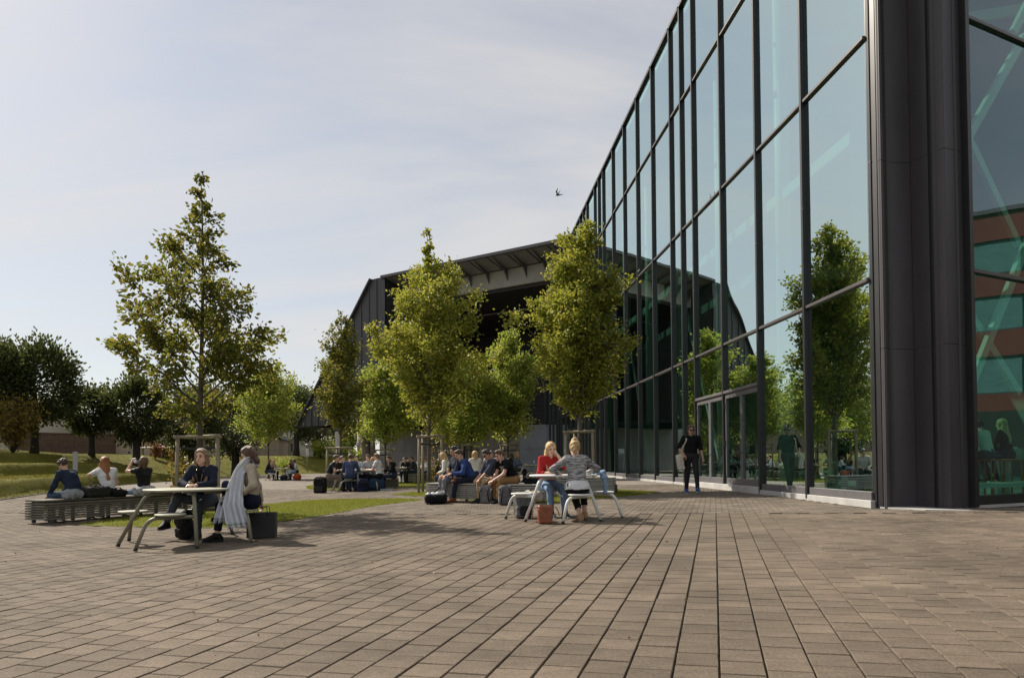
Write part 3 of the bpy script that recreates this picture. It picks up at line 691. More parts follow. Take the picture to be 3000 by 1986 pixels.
def tree(loc, H, z0, prof, nbr, nleaf, lsize, lm, label, bark=None, trunk_r=.07, elev=(35, 60), asym=None, seed=1, spread=.16, cat='tree', group=None, name='young_tree', leader=0., lean=(0, 0), tip=1.0, droop=.35):
    """prof(t): crown radius at t in 0..1 between z0 and H"""
    rg = np.random.default_rng(seed); t = thing(name, label, cat, loc, 0, group); bark = bark or M_bark
    mb = MB(); nseg = 14; ph = rg.uniform(0, 6, 4); tp = []
    for i in range(nseg + 1):
        f = i / nseg; tp.append(Vector((.05 * math.sin(f * 5 + ph[0]) * f + lean[0] * f, .05 * math.sin(f * 4 + ph[1]) * f + lean[1] * f, f * H * .985)))
    rr = [trunk_r * (1.25 if i == 0 else 1) * (1 - .90 * (i / nseg) ** .85) for i in range(nseg + 1)]
    mb.tube(tp, rr, 10); mb.build('trunk', bark, t)
    def trunk_at(z):
        f = max(0, min(.999, z / (H * .985))) * nseg; i = int(f); return tp[i].lerp(tp[i + 1], f - i)
    mb = MB(); pts = []; dirs = []; wts = []
    az = rg.uniform(0, 6)
    for b in range(nbr):
        f = (b + .5) / nbr; f = f ** 1.15
        zs = z0 * .93 + (H * .97 - z0 * .93) * f * .93; az += 2.399 + rg.normal(0, .25)
        el = min(rad(78), rad(rg.uniform(*elev)) * (1 + .2 * f)); R = .5
        for _ in range(6): R = .5 * R + .5 * prof(min(1, max(0, (zs + R * math.tan(el) * .8 - z0) / (H - z0))))
        R *= rg.uniform(.58, 1.22) * tip
        if asym: R *= asym(az, (zs - z0) / (H - z0))
        L = R / max(.25, math.cos(el)); L = min(L, 3.2 + R)
        a = trunk_at(zs); d = Vector((math.cos(az) * math.cos(el), math.sin(az) * math.cos(el), math.sin(el)))
        bp = [a]
        sg = 5; p = a.copy(); dd_ = d.copy()
        for k in range(sg):
            dd_ = (dd_ + Vector((rg.normal(0, .10), rg.normal(0, .10), rg.normal(-.02, .08)))).normalized(); p = p + dd_ * (L / sg); bp.append(p.copy())
        r0 = max(.006, trunk_r * .34 * (1 - f * .6)); mb.tube(bp, [r0 * (1 - .85 * k / sg) for k in range(sg + 1)], 5, cap=False)
        # side twigs
        ntw = max(4, int(L * 6.5))
        for w in range(ntw):
            u = rg.uniform(.12, 1.0) ** .8 * sg; i = min(sg - 1, int(u)); q = bp[i].lerp(bp[i + 1], u - i)
            td = (bp[i + 1] - bp[i]).normalized() + Vector(rg.normal(0, .75, 3)); td.normalize(); tl = rg.uniform(.18, .5) * (.15 + .85 * min(1.2, R))
            e = q + td * tl; mb.tube([q, e], [.006, .003], 3, cap=False)
            for c in range(4): pts.append(q.lerp(e, rg.uniform(.15, 1.05))); dirs.append(td); wts.append(min(1., .15 + R))
        for c in range(3): pts.append(bp[-1] + Vector(rg.normal(0, .05, 3))); dirs.append(dd_); wts.append(1.5 * min(1., .15 + R))
    if leader:
        for c in range(int(leader)):
            z = H * rg.uniform(.86, 1.0) if rg.uniform() < .6 else H * rg.uniform(.965, 1.0); pts.append(trunk_at(z) + Vector(rg.normal(0, .05, 3))); dirs.append(Vector(rg.normal(0, 1, 3))); wts.append(.22)
    mb.build('branches', bark, t)
    pts = np.array([p[:] for p in pts]); dirs = np.array([d[:] for d in dirs]); wts = np.array(wts); rw = np.clip(wts, .25, 1.)[:, None]; wts /= wts.sum()
    k = rg.choice(len(pts), nleaf, p=wts); P = pts[k] + rg.normal(0, 1, (nleaf, 3)) * spread * rw[k] * np.array([1, 1, .8])
    link('crown', leaf_mesh(P, dirs[k], lsize, lm, drop=droop), t)
    return t

def pw(*kv):
    xs, ys = zip(*kv); return lambda t: float(np.interp(t, xs, ys))
M_stake = mat('stake_wood', (.27, .23, .16), .85, .25, 6., bump=.3, bscale=30., stretch=(1, 1, .2))
M_strap = mat('rubber_strap', (.012, .012, .012), .6)
def stakes(loc, label, w=.75, h=1.75, rz=.3, r=.045, third=True, group='wooden stake frames around the young trees'):
    t = thing('tree_stakes', label, 'tree stakes', loc, rz, group)
    cs = [(-w / 2, -w / 2), (w / 2, -w / 2), (w / 2, w / 2), (-w / 2, w / 2)] if not third else [(-w / 2, -w * .35), (w / 2, -w * .35), (0, w * .5)]
    for x, y in cs:
        mb = MB(); mb.tube([(x * 1.08, y * 1.08, -.15), (x * 1.03, y * 1.03, h * .5), (x, y, h)], [r, r * .97, r * .95], 10); mb.build('stake', M_stake, t)
    for i in range(len(cs)):
        a, b = Vector((*cs[i], h - .02)), Vector((*cs[(i + 1) % len(cs)], h - .02)); d = (b - a).normalized() * .09; up = Vector((0, 0, .035 * (i % 2)))
        mb = MB(); mb.tube([a - d + up, b + d + up], r * .82, 9); mb.build('rail', M_stake, t)
    c0 = Vector((0, 0, h - .26))
    for i in range(len(cs)):
        a, b = Vector((*cs[i], h - .24)), Vector((*cs[(i + 1) % len(cs)], h - .24)); m = (a + b) / 2 * .80; m.z = h - .28
        mb = MB()
        for u, v in ((a, m), (m, b)): mb.beam(u, v, .006, .045)
        mb.build('strap', M_strap, t)
    return t
def gp(px, D):
    q = at(px, 1351 - .0064 * (px - 1500), D); return (q.x, q.y, gz(q.x, q.y))

# the staked trees of the square, near to far
T1 = gp(586, 15.6)
def as1(a, f): return 1.0 + .30 * math.cos(a - 2.8) * (1 if .35 < f < .75 else .3)
tree(T1, 7.65, 2.0, pw((0, .75), (.08, 1.35), (.22, 1.7), (.42, 1.5), (.60, .95), (.75, .52), (.85, .30), (.93, .28), (1, .10)), 44, 12500, .105, M_lf_a, 'tall conical tree with olive and brown leaves behind the left table', trunk_r=.085, elev=(18, 48), asym=as1, seed=5, spread=.10, group='young trees held by stakes on the square', leader=60)
stakes(T1, 'stake frame of the tall conical tree behind the woman in navy', .80, 1.72, .25)
T2 = gp(1257, 23.2)
tree(T2, 8.75, 2.05, pw((0, .55), (.1, 1.0), (.25, 1.55), (.5, 1.55), (.66, 1.1), (.76, .6), (.82, .10), (1, .05)), 80, 26000, .108, M_lf_b, 'broad middle tree with a thin leafy shoot rising above its crown', trunk_r=.075, elev=(38, 62), seed=9, spread=.12, group='young trees held by stakes on the square', leader=70)
stakes(gp(1252, 23.2), 'stake frame of the middle tree beside the white and black bag', .78, 1.85, .5)
T3 = gp(1700, 21.2)
tree(T3, 7.8, 2.2, pw((0, .35), (.08, .8), (.25, 1.24), (.5, 1.1), (.75, .8), (.9, .45), (1, .2)), 95, 34000, .105, M_lf_b, 'dense columnar tree close to the glass front behind the white table', trunk_r=.095, elev=(45, 68), seed=14, spread=.11, group='young trees held by stakes on the square')
stakes(gp(1692, 21.2), 'stake frame of the columnar tree behind the two blonde women', .80, 1.80, .1)
T4 = gp(998, 31.5)
tree(T4, 7.9, 2.2, pw((0, .6), (.12, 1.0), (.35, .95), (.6, .72), (.8, .42), (1, .12)), 54, 9000, .125, M_lf_a, 'slim sparse tree in front of the slanted end of the dark hall', trunk_r=.065, elev=(40, 66), seed=21, spread=.16, group='young trees held by stakes on the square', leader=30)
stakes(gp(990, 31.2), 'stake frame behind the group with backpacks', .95, 1.75, .3)
T5 = gp(1128, 36.)
tree(T5, 6.6, 1.9, pw((0, .7), (.15, 1.15), (.4, 1.22), (.65, .95), (.85, .5), (1, .15)), 54, 12500, .14, M_lf_c, 'low rounded light green tree left of the middle tree', trunk_r=.07, elev=(30, 58), seed=25, spread=.2, group='young trees held by stakes on the square')
stakes(gp(1126, 35.8), 'stake frame of the low rounded tree left of the middle', .8, 1.7, .1)
T6 = gp(1381, 34.)
tree(T6, 6.3, 1.9, pw((0, .7), (.15, 1.2), (.4, 1.25), (.65, .95), (.85, .5), (1, .15)), 54, 12500, .14, M_lf_c, 'light green tree partly hidden right behind the middle tree', trunk_r=.075, elev=(30, 58), seed=31, spread=.2, group='young trees held by stakes on the square')
stakes(gp(1379, 33.8), 'stake frame behind the man in the blue shirt', .85, 1.8, .2)
T7 = gp(1488, 35.5)
tree(T7, 7.9, 1.9, pw((0, .9), (.1, 1.5), (.3, 1.75), (.5, 1.35), (.7, .8), (.88, .35), (1, .1)), 60, 14000, .14, M_lf_c, 'bright green pointed tree in front of the concrete wall', trunk_r=.075, elev=(30, 64), seed=37, spread=.19, group='young trees held by stakes on the square')
stakes(gp(1485, 35.3), 'stake frame behind the man in the black printed shirt', .85, 1.75, .4)
T8 = gp(1308, 44.)
tree(T8, 5.2, 2.0, pw((0, .7), (.2, 1.3), (.5, 1.3), (.8, .7), (1, .2)), 30, 4200, .17, M_lf_b, 'small shaded tree far behind the blue shirted man', trunk_r=.07, elev=(25, 55), seed=41, spread=.2, group='young trees held by stakes on the square')
stakes(gp(1307, 43.8), 'small far stake frame before the concrete wall', .9, 1.7, .2)
q = gp(787, 49.); q = (q[0], q[1], gz(q[0], q[1]))
tree(q, 7.9, 2.3, pw((0, .9), (.15, 1.8), (.4, 2.1), (.65, 1.6), (.85, .9), (1, .3)), 50, 12000, .17, M_lf_c, 'light green slender tree beside the far table on the left', trunk_r=.075, elev=(30, 60), seed=45, spread=.25, group='light trees before the bank')
# small suckers: leafy shoots at the foot of the trees
def shoots(loc, label, H, n, m, r=.3, name='leafy_shoot', ls=.1, cat='shrub'):
    t = thing(name, label, cat, loc); mb = MB(); pts = []
    for k in range(max(6, n // 40)):
        a = random.uniform(0, 6.28); tip = Vector((math.cos(a) * r * random.uniform(.2, 1), math.sin(a) * r * random.uniform(.2, 1), H * random.uniform(.6, 1))); mid = tip * .5 + Vector((random.gauss(0, .05), random.gauss(0, .05), .05 * H))
        mb.tube([(0, 0, -.02), mid, tip], [.012, .008, .003], 4); pts += [mid.lerp(tip, random.uniform(-.6, 1)) for _ in range(30)]
    mb.build('stems', M_bark, t); pts = np.array([p[:] for p in pts]); k = RNG.integers(0, len(pts), n)
    link('foliage', leaf_mesh(pts[k] + RNG.normal(0, .05 + r * .12, (n, 3)), RNG.normal(0, 1, (n, 3)), ls, m), t); return t
shoots((T1[0] - .28, T1[1] - .2, T1[2]), 'yellow leafy shoots at the foot of the tall conical tree', 1.35, 330, M_lf_y, .32)
shoots((T2[0] + .1, T2[1] + .3, T2[2]), 'thin yellow shoots at the foot of the middle tree', 1.6, 120, M_lf_y, .15)
shoots((T4[0] + .45, T4[1], T4[2]), 'leafy shoots beside the stakes of the slim sparse tree', 1.5, 200, M_lf_c, .35, ls=.13)

# old pollarded trees and garden greenery on top of the bank
def pollard(px, D, H, R, label, seed, m=M_lf_d, n=6500, ls=.24, tr=.26, lean=0., zc=.62):
    rg = np.random.default_rng(seed); q = at(px, 1351, D); z = bank_z(q.x, q.y); t = thing('pollarded_tree', label, 'tree', (q.x, q.y, z), 0, 'old pollarded trees along the bank')
    mb = MB(); fk = H * .30; mb.tube([(0, 0, -.3), (lean * .3, 0, fk * .4), (lean * .5, 0, fk), (lean, 0, H * .62)], [tr * 1.25, tr * .95, tr * .9, tr * .35], 10)
    mb.build('trunk', M_barkd, t); mb = MB(); pts = []
    for k in range(9):
        a = k * .7 + rg.uniform(0, .5); zz = fk * rg.uniform(.75, 1.5); e = Vector((math.cos(a) * R * .62, math.sin(a) * R * .62, H * rg.uniform(.42, .8))); s = Vector((lean * .5, 0, zz)); kn = s.lerp(e, .5) + Vector((0, 0, -.15 * H * rg.uniform(0, 1)))
        mb.tube([s, kn, e], [tr * .42, tr * .3, tr * .14], 6)
    mb.build('limbs', M_barkd, t)
    nb = 60; c = rg.normal(0, 1, (nb, 3)); c /= np.linalg.norm(c, axis=1)[:, None]; c *= rg.uniform(.45, 1, (nb, 1)) ** .5
    c = c * np.array([R * .86, R * .86, H * .33]) + np.array([lean, 0, H * zc]); c[:, 2] += rg.normal(0, .15, nb)
    k = rg.integers(0, nb, n); P = c[k] + rg.normal(0, 1, (n, 3)) * R * .15
    link('crown', leaf_mesh(P, P - np.array([0, 0, H * .5]), ls, m), t); return t
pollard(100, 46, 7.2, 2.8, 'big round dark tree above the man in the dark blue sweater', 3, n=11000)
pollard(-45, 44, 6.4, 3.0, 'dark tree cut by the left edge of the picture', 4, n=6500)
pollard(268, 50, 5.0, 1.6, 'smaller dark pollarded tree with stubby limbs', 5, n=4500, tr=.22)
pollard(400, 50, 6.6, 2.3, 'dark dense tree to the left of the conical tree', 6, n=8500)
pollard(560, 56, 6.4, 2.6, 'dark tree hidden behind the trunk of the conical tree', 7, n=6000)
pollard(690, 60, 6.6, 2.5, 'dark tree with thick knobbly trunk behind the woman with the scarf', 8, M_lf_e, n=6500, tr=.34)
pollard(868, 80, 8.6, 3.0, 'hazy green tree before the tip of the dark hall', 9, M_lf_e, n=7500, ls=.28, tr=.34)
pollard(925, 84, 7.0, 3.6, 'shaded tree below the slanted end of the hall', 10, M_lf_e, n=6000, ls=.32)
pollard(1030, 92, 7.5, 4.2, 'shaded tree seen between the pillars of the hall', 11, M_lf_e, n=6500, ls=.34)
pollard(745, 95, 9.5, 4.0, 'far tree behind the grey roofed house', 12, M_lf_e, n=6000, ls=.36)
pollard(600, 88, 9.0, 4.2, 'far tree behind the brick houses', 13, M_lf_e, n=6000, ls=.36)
def bush(px, D, H, R, label, m, n, ls, onbank=True):
    q = at(px, 1351, D); z = bank_z(q.x, q.y) if onbank else gz(q.x, q.y); return shoots((q.x, q.y, z), label, H, n, m, R, 'bush', ls)
bush(38, 43, 3.9, 2.0, 'tall yellow green bush under the big dark tree', M_lf_y, 3200, .17)
bush(455, 58, 1.7, .9, 'reddish bush behind the wooden shelter', leaf_mat('leaf_red', (.14, .04, .015), (.20, .08, .03), (.16, .14, .04), .4), 600, .16)
bush(520, 58, 1.8, 1.2, 'yellow bush behind the wooden shelter', M_lf_y, 800, .16)
bush(940, 80, 2.2, 1.8, 'bright bush below the tip of the hall', M_lf_c, 900, .26)
bush(1040, 74, 2.6, 1.6, 'bright green bush between the slim tree and the pillars', M_lf_c, 1100, .24)
bush(835, 70, 1.4, 1.2, 'small bush before the small white shed', M_lf_c, 500, .2)
bush(1010, 88, 3.2, 2.6, 'wide green bush in the gap below the hall', M_lf_c, 1200, .3)

# ================================================================== HOUSES BEHIND THE BANK
M_bri = mat('house_brick', (.30, .22, .155), .9, .15, 3.); M_bri2 = mat('house_brick_light', (.36, .30, .23), .9, .12, 3.); M_brd = mat('wall_brick_dark', (.10, .062, .045), .9, .2, 3.)
def add_bricks(m, sc=1.0):
    n, l = m.node_tree.nodes, m.node_tree.links; b = n['Principled BSDF']; src = b.inputs['Base Color'].links[0].from_socket
    tc = n.new('ShaderNodeTexCoord'); mp = n.new('ShaderNodeMapping'); mp.inputs['Rotation'].default_value = (rad(90), 0, 0); l.new(tc.outputs['Object'], mp.inputs[0])
    t = n.new('ShaderNodeTexBrick'); t.inputs['Scale'].default_value = sc; t.inputs['Brick Width'].default_value = .42; t.inputs['Row Height'].default_value = .15; t.inputs['Mortar Size'].default_value = .018
    t.inputs['Color1'].default_value = (.8, .8, .8, 1); t.inputs['Color2'].default_value = (1.15, 1.1, 1.1, 1); t.inputs['Mortar'].default_value = (1.25, 1.3, 1.35, 1); l.new(mp.outputs[0], t.inputs['Vector'])
    x = n.new('ShaderNodeMix'); x.data_type = 'RGBA'; x.blend_type = 'MULTIPLY'; x.inputs[0].default_value = 1; l.new(src, x.inputs[6]); l.new(t.outputs['Color'], x.inputs[7]); l.new(x.outputs[2], b.inputs['Base Color'])
for m in (M_bri, M_bri2, M_brd): add_bricks(m)
M_rf = mat('roof_grey_tile', (.14, .14, .14), .8, .15, 2.); M_rfr = mat('roof_red_tile', (.24, .085, .055), .85, .2, 3.); M_wf = mat('white_frame', (.6, .6, .58), .5); M_dkf = mat('dark_frame', (.05, .05, .05), .5)
M_hg = glass_mat('house_glass', tint=(.25, .28, .3), base=.25); M_rend = mat('render_beige', (.42, .38, .31), .9, .08, 1.); M_rw = mat('render_white', (.6, .58, .54), .9, .08, 1.)
ZK = 2.30
def house(px, D, w, h, dep, m, label, wins, rz=0., roof='flat', rm=None, door=None, z=ZK, name='house', rh=1.5):
    q = at(px, 1351, D); t = thing(name, label, 'house', (q.x, q.y, z), rz)
    mb = MB(); mb.box((0, dep / 2, h / 2 - .3), (w, dep, h + .6)); mb.build('wall', m, t)
    rm = rm or M_rf
    if roof == 'flat':
        mb = MB(); mb.box((0, dep / 2, h + .12), (w + .5, dep + .5, .22)); mb.build('roof', rm, t)
    else:
        # tiled slopes built of single courses
        nc = 7; half = dep / 2 + .35
        rf = thing('roof', 'x', 'x'); del rf['label']; del rf['category']; rf.parent = t
        if roof == 'ridge':
            for sd in (-1, 1):
                for c in range(nc):
                    y0 = -sd * 0 + dep / 2 + sd * half * (1 - c / nc); y1 = dep / 2 + sd * half * (1 - (c + 1) / nc) - sd * .06
                    z0 = h + rh * c / nc; z1 = h + rh * (c + 1) / nc + .03
                    mb = MB(); mb.slab([(-w / 2 - .3, y0, z0), (w / 2 + .3, y0, z0), (w / 2 + .3, y1, z1), (-w / 2 - .3, y1, z1)], (0, 0, .07)); mb.build('tile_course', rm, rf)
            for sd in (-1, 1):
                mb = MB(); mb.slab([(sd * w / 2, 0, h), (sd * w / 2, dep, h), (sd * w / 2, dep / 2, h + rh)], (-sd * .2, 0, 0)); mb.build('gable', m, t)
        else:       # gable towards the square
            for sd in (-1, 1):
                for c in range(nc):
                    x0 = sd * (w / 2 + .35) * (1 - c / nc); x1 = sd * (w / 2 + .35) * (1 - (c + 1) / nc) - sd * .06; z0 = h + rh * c / nc; z1 = h + rh * (c + 1) / nc + .03
                    mb = MB(); mb.slab([(x0, -.3, z0), (x0, dep + .3, z0), (x1, dep + .3, z1), (x1, -.3, z1)], (0, 0, .07)); mb.build('tile_course', rm, rf)
            mb = MB(); mb.slab([(-w / 2, 0, h), (w / 2, 0, h), (0, 0, h + rh)], (0, .25, 0)); mb.build('gable', m, t)
        mb = MB(); mb.box((w * .2, dep / 2 + .4, h + rh + .2), (.6, .6, 1.1)); mb.build('chimney', m, t)
    for (x, z0, ww, hh) in wins:
        wn_ = thing('window', 'x', 'x'); del wn_['label']; del wn_['category']; wn_.parent = t
        for (cx, cz, sx_, sz_) in ((x - ww / 2, z0 + hh / 2, .09, hh), (x + ww / 2, z0 + hh / 2, .09, hh), (x, z0, ww + .09, .09), (x, z0 + hh, ww + .09, .09), (x, z0 + hh / 2, .06, hh)):
            mb = MB(); mb.box((cx, -.03, cz), (sx_, .14, sz_)); mb.build('frame', M_dkf, wn_)
        mb = MB(); mb.box((x, .0, z0 + hh / 2), (ww, .03, hh)); mb.build('pane', M_hg, wn_)
        mb = MB(); mb.box((x, -.10, z0 - .08), (ww + .25, .2, .07)); mb.build('sill', M_concw, wn_)
    if door:
        mb = MB(); mb.box((door, -.02, 1.05), (1.0, .1, 2.1)); mb.build('door', mat('red_door', (.16, .03, .03), .6), t)
    return t
house(235, 76, 10.6, 3.6, 8, M_bri, 'low brown brick house with grey window above the dark garden wall', [(-1.1, 1.0, .8, 1.3), (2.5, .9, 2.3, 1.5)], rz=-.18, door=-3.2)
house(480, 80, 10., 3.5, 8, M_bri2, 'low brick house with wide windows behind the conical tree', [(-3.2, 1.2, 2.4, 1.3), (.6, 1.1, 1.6, 1.4), (3.4, .6, 1.1, 2.0)], rz=-.12)
house(5, 70, 6.5, 4.0, 8, M_rend, 'plain beige house at the left edge behind the yellow bush', [(-.5, 1.2, 1.2, 1.2)], rz=-.2)
house(640, 92, 7.0, 2.8, 8, M_rend, 'beige house behind the woman with the scarf', [(-1.8, .9, 1.2, 1.3), (1.2, .5, 1.0, 1.9)], roof='flat', rz=-.1)
house(728, 88, 7.4, 1.7, 9, M_bri2, 'house with long grey sloping roof behind the bank', [(-1.6, .5, .8, .9)], rz=.15, roof='gable', rh=2.9)
house(835, 96, 5.6, 1.9, 5, M_rw, 'small white house with grey tiled roof behind the thick trunk', [(-1.2, .4, .8, .9), (1.3, .4, .8, .9)], rz=.1, roof='ridge', rh=1.4)
house(905, 104, 9., 3.4, 7, mat('house_brick_red', (.30, .12, .075), .9, .15, 3.), 'red brick house behind the shaded trees', [(-2.5, 1.1, 1.1, 1.2), (1.6, 1.1, 1.1, 1.2)], rz=.05, roof='ridge', rm=M_rfr, rh=2.4)
house(955, 90, 4.2, .9, 4, M_rw, 'low shed with pale tiled roof below the hall', [(-.8, .1, .6, .5)], rz=.2, roof='ridge', rm=mat('pale_tile', (.5, .48, .44), .8), rh=1.3)
# garden walls of bricks
def gwall(px0, px1, D0, D1, h, m, label, z=ZK):
    a, b = at(px0, 1351, D0), at(px1, 1351, D1); a.z = b.z = z; t = thing('garden_wall', label, 'wall', (a.x, a.y, z)); d = b - a; L = d.length; d.normalize()
    mb = MB(); mb.beam((0, 0, h / 2 - .2), d * L + Vector((0, 0, h / 2 - .2)), .24, h + .4); mb.build('wall_body', m, t)
    n = int(L / 1.2)
    for k in range(n):
        mb = MB(); mb.beam(d * (k * L / n + .01) + Vector((0, 0, h + .04)), d * ((k + 1) * L / n - .01) + Vector((0, 0, h + .04)), .32, .07); mb.build('coping_stone', M_brd, t)
    return t
gwall(40, 338, 62, 68, 1.55, M_brd, 'long dark brick garden wall behind the pollarded trees')
gwall(340, 455, 68.5, 69, 1.5, M_bri2, 'light brick garden wall left of the wooden shelter')
gwall(600, 705, 74, 75, 1.5, M_bri2, 'light brick wall behind the tree stakes of the conical tree')
# wooden shelter
q = at(470, 1351, 60); t = thing('wooden_shelter', 'low wooden lean-to shelter on top of the bank', 'shelter', (q.x, q.y, bank_z(q.x, q.y)))
M_wd = mat('shelter_wood', (.22, .17, .11), .85, .2, 4.)
for x in (-1.5, .1, 1.5):
    for y in (0, 1.4):
        mb = MB(); mb.box((x, y, .35), (.1, .1, .8 if y == 0 else .95)); mb.build('post', M_wd, t)
for k in range(9): mb = MB(); mb.beam((-1.65 + k * .41, -.2, .78 + (k % 2) * .01), (-1.65 + k * .41, 1.6, .95), .40, .03); mb.build('roof_board', mat('shelter_roof', (.30, .27, .23), .8), t)
mb = MB(); mb.box((0, 1.42, .4), (3.1, .05, .8)); mb.build('back_board', M_wd, t)
# white car standing behind the wall
q = at(196, 1351, 71); t = thing('parked_car', 'white car behind the dark garden wall with only its roof showing', 'car', (q.x, q.y, ZK + .18), .2)
M_car = mat('white_car_paint', (.75, .75, .74), .25, .02); M_tyre = mat('tyre', (.015, .015, .015), .8)
mb = MB()
prof = [(-2.0, .35), (-2.05, .75), (-1.3, .92), (-.75, 1.42), (-.2, 1.50), (.7, 1.47), (1.45, 1.0), (2.0, .85), (2.05, .4)]
mb.slab([(x, -.82, z) for x, z in prof], (0, 1.64, 0)); mb.build('body', M_car, t)
for y in (-.835, .805): mb = MB(); mb.slab([(-1.05, y, .98), (1.2, y, .98), (.62, y, 1.40), (-.68, y, 1.36)], (0, .03, 0)); mb.build('side_window', M_hg, t)
for x in (-1.25, 1.25):
    for y in (-.85, .65):
        w_ = MB().tube([(x, y, .32), (x, y + .2, .32)], .32, 16).build('wheel', M_tyre, t); MB().tube([(x, y - .01, .32), (x, y + .21, .32)], .19, 12).build('rim', M_grey, w_)
# grey posts along the path
M_post = mat('post_grey', (.32, .33, .35), .5, .08, 2., metal=.2)
for px, py, w, h, lab in ((220, 1436, .17, 1.62, 'square grey post behind the man in the dark blue sweater'), (642, 1394, .15, 1.75, 'thin grey post behind the shoulder of the woman in navy')):
    q = onground(px, py); t = thing('light_post', lab, 'post', q, .4, 'grey posts along the path')
    mb = MB(); mb.box((0, 0, h / 2 - .05), (w, w * .8, h + .1), bev=.01); mb.build('post_body', M_post, t); mb = MB(); mb.box((0, 0, h + .008), (w * .9, w * .7, .015)); mb.build('post_cap', M_grey, t); mb = MB(); mb.box((0, 0, .01), (w + .12, w + .1, .02)); mb.build('foot_plate', M_grey, t)
q = at(252 / 1.0, 1351, 80)
# lamp on a thin pole below the hall
q = at(900, 1351, 72); z = bank_z(q.x, q.y); t = thing('street_lamp', 'thin street lamp before the shaded trees below the hall', 'street lamp', (q.x, q.y, z))
MB().tube([(0, 0, -.2), (0, 0, 2.5)], [.05, .035], 8).build('pole', M_post, t); mb = MB(); mb.lathe([(.10, 2.45), (.22, 2.75), (.25, 2.80), (.05, 2.92)], 12); mb.build('lamp_head', M_post, t)

# ================================================================== FURNITURE
def paint(name, c): return mat(name, c, .42, .06, 5., spec=.4)
M_tabL = paint('table_olive_paint', (.20, .19, .135)); M_tabW = paint('table_white_paint', (.62, .63, .62)); M_tabG = paint('table_grey_green_paint', (.42, .42, .36))
M_top = mat('table_top_laminate', (.33, .33, .25), .5, .06, 5.); M_topw = mat('table_top_white', (.66, .67, .66), .45, .05, 5.); M_rub = mat('rubber_foot', (.012, .012, .012), .7)
TABLE_SEATS = {}
def picnic_table(key, loc, rz, m, mt, label, group='round tables with attached seats', R=.585, H=.76, mirror=1):
    t = thing('picnic_table', label, 'table', loc, rz, group)
    mb = MB(); mb.lathe([(R - .02, H - .032), (R, H - .026), (R, H - .006), (R - .008, H)], 44); mb.build('table_top', mt, t)
    TABLE_SEATS[key] = []
    M4 = Matrix.Rotation(rz, 3, 'Z')
    for k in range(4):
        A = Matrix.Rotation(k * math.pi / 2, 3, 'Z')
        def P(x, y, z): return A @ Vector((x, y * mirror, z))
        # leg: comes level from under the top, bends over the rim and runs splayed to the ground
        leg = bend(P(.20, .0, H - .06), P(.53, 0, H - .06), P(.87, 0, .03), .12, 6)
        lg = MB().tube(leg, .026, 10).build('leg', m, t); MB().tube([P(.865, 0, .04), P(.875, 0, .0)], .0275, 10).build('foot_cap', M_rub, lg)
        f = (H - .06 - .405) / (H - .09); lx = .53 + .34 * f
        # seat rail: leaves the leg sideways, bends down to its own foot
        rail = bend(P(lx, 0, .405), P(lx + .0, -.56, .405), P(lx + .03, -.70, .03), .13, 6)
        rl = MB().tube(rail, .024, 10).build('seat_rail', m, t); MB().tube([P(lx + .029, -.697, .04), P(lx + .031, -.703, .0)], .0255, 10).build('foot_cap', M_rub, rl)
        c = P(lx + .0, -.30, 0); mb = MB(); mb.lathe([(.175, .430), (.19, .434), (.19, .452), (.184, .457)], 28, (c.x, c.y, 0)); mb.build('seat', mt, t)
        w = M4 @ c; TABLE_SEATS[key].append(Vector(loc) + w)
    return t
def gpt(px, py):
    q = onground(px, py); return (q.x, q.y, q.z)
TL = (-4.56, 9.98); TLz = gz(*TL)
picnic_table('L', (TL[0], TL[1], TLz), rad(211), M_tabL, M_top, 'olive round table with attached seats at the front left')
TR = (.88, 12.18); picnic_table('R', (TR[0], TR[1], gz(*TR)), rad(-50), M_tabW, M_topw, 'white round table with attached seats in the centre, used by two blonde women')
TG = (-5.85, 26.4); picnic_table('G', (TG[0], TG[1], gz(*TG)), rad(20), M_tabG, M_top, 'crowded round table with the group of young men and backpacks')
T_b = gp(1165, 35.5); picnic_table('B', T_b, rad(65), M_tabG, M_top, 'round table with the man in dark grey behind the group')
T_c = gp(1228, 41.); picnic_table('C', T_c, rad(30), M_tabG, M_topw, 'far round table with the men in white shirts')
T_d = gp(1272, 50.); picnic_table('D', T_d, rad(10), M_tabG, M_topw, 'farthest round table by the concrete wall')
T_f = gp(826, 45.); picnic_table('F', T_f, rad(75), M_tabW, M_topw, 'far left round table beside the grass bank')
T_e = gp(1568, 31.5); picnic_table('E', T_e, rad(15), M_tabG, M_top, 'round table of the smiling woman in the denim jacket')

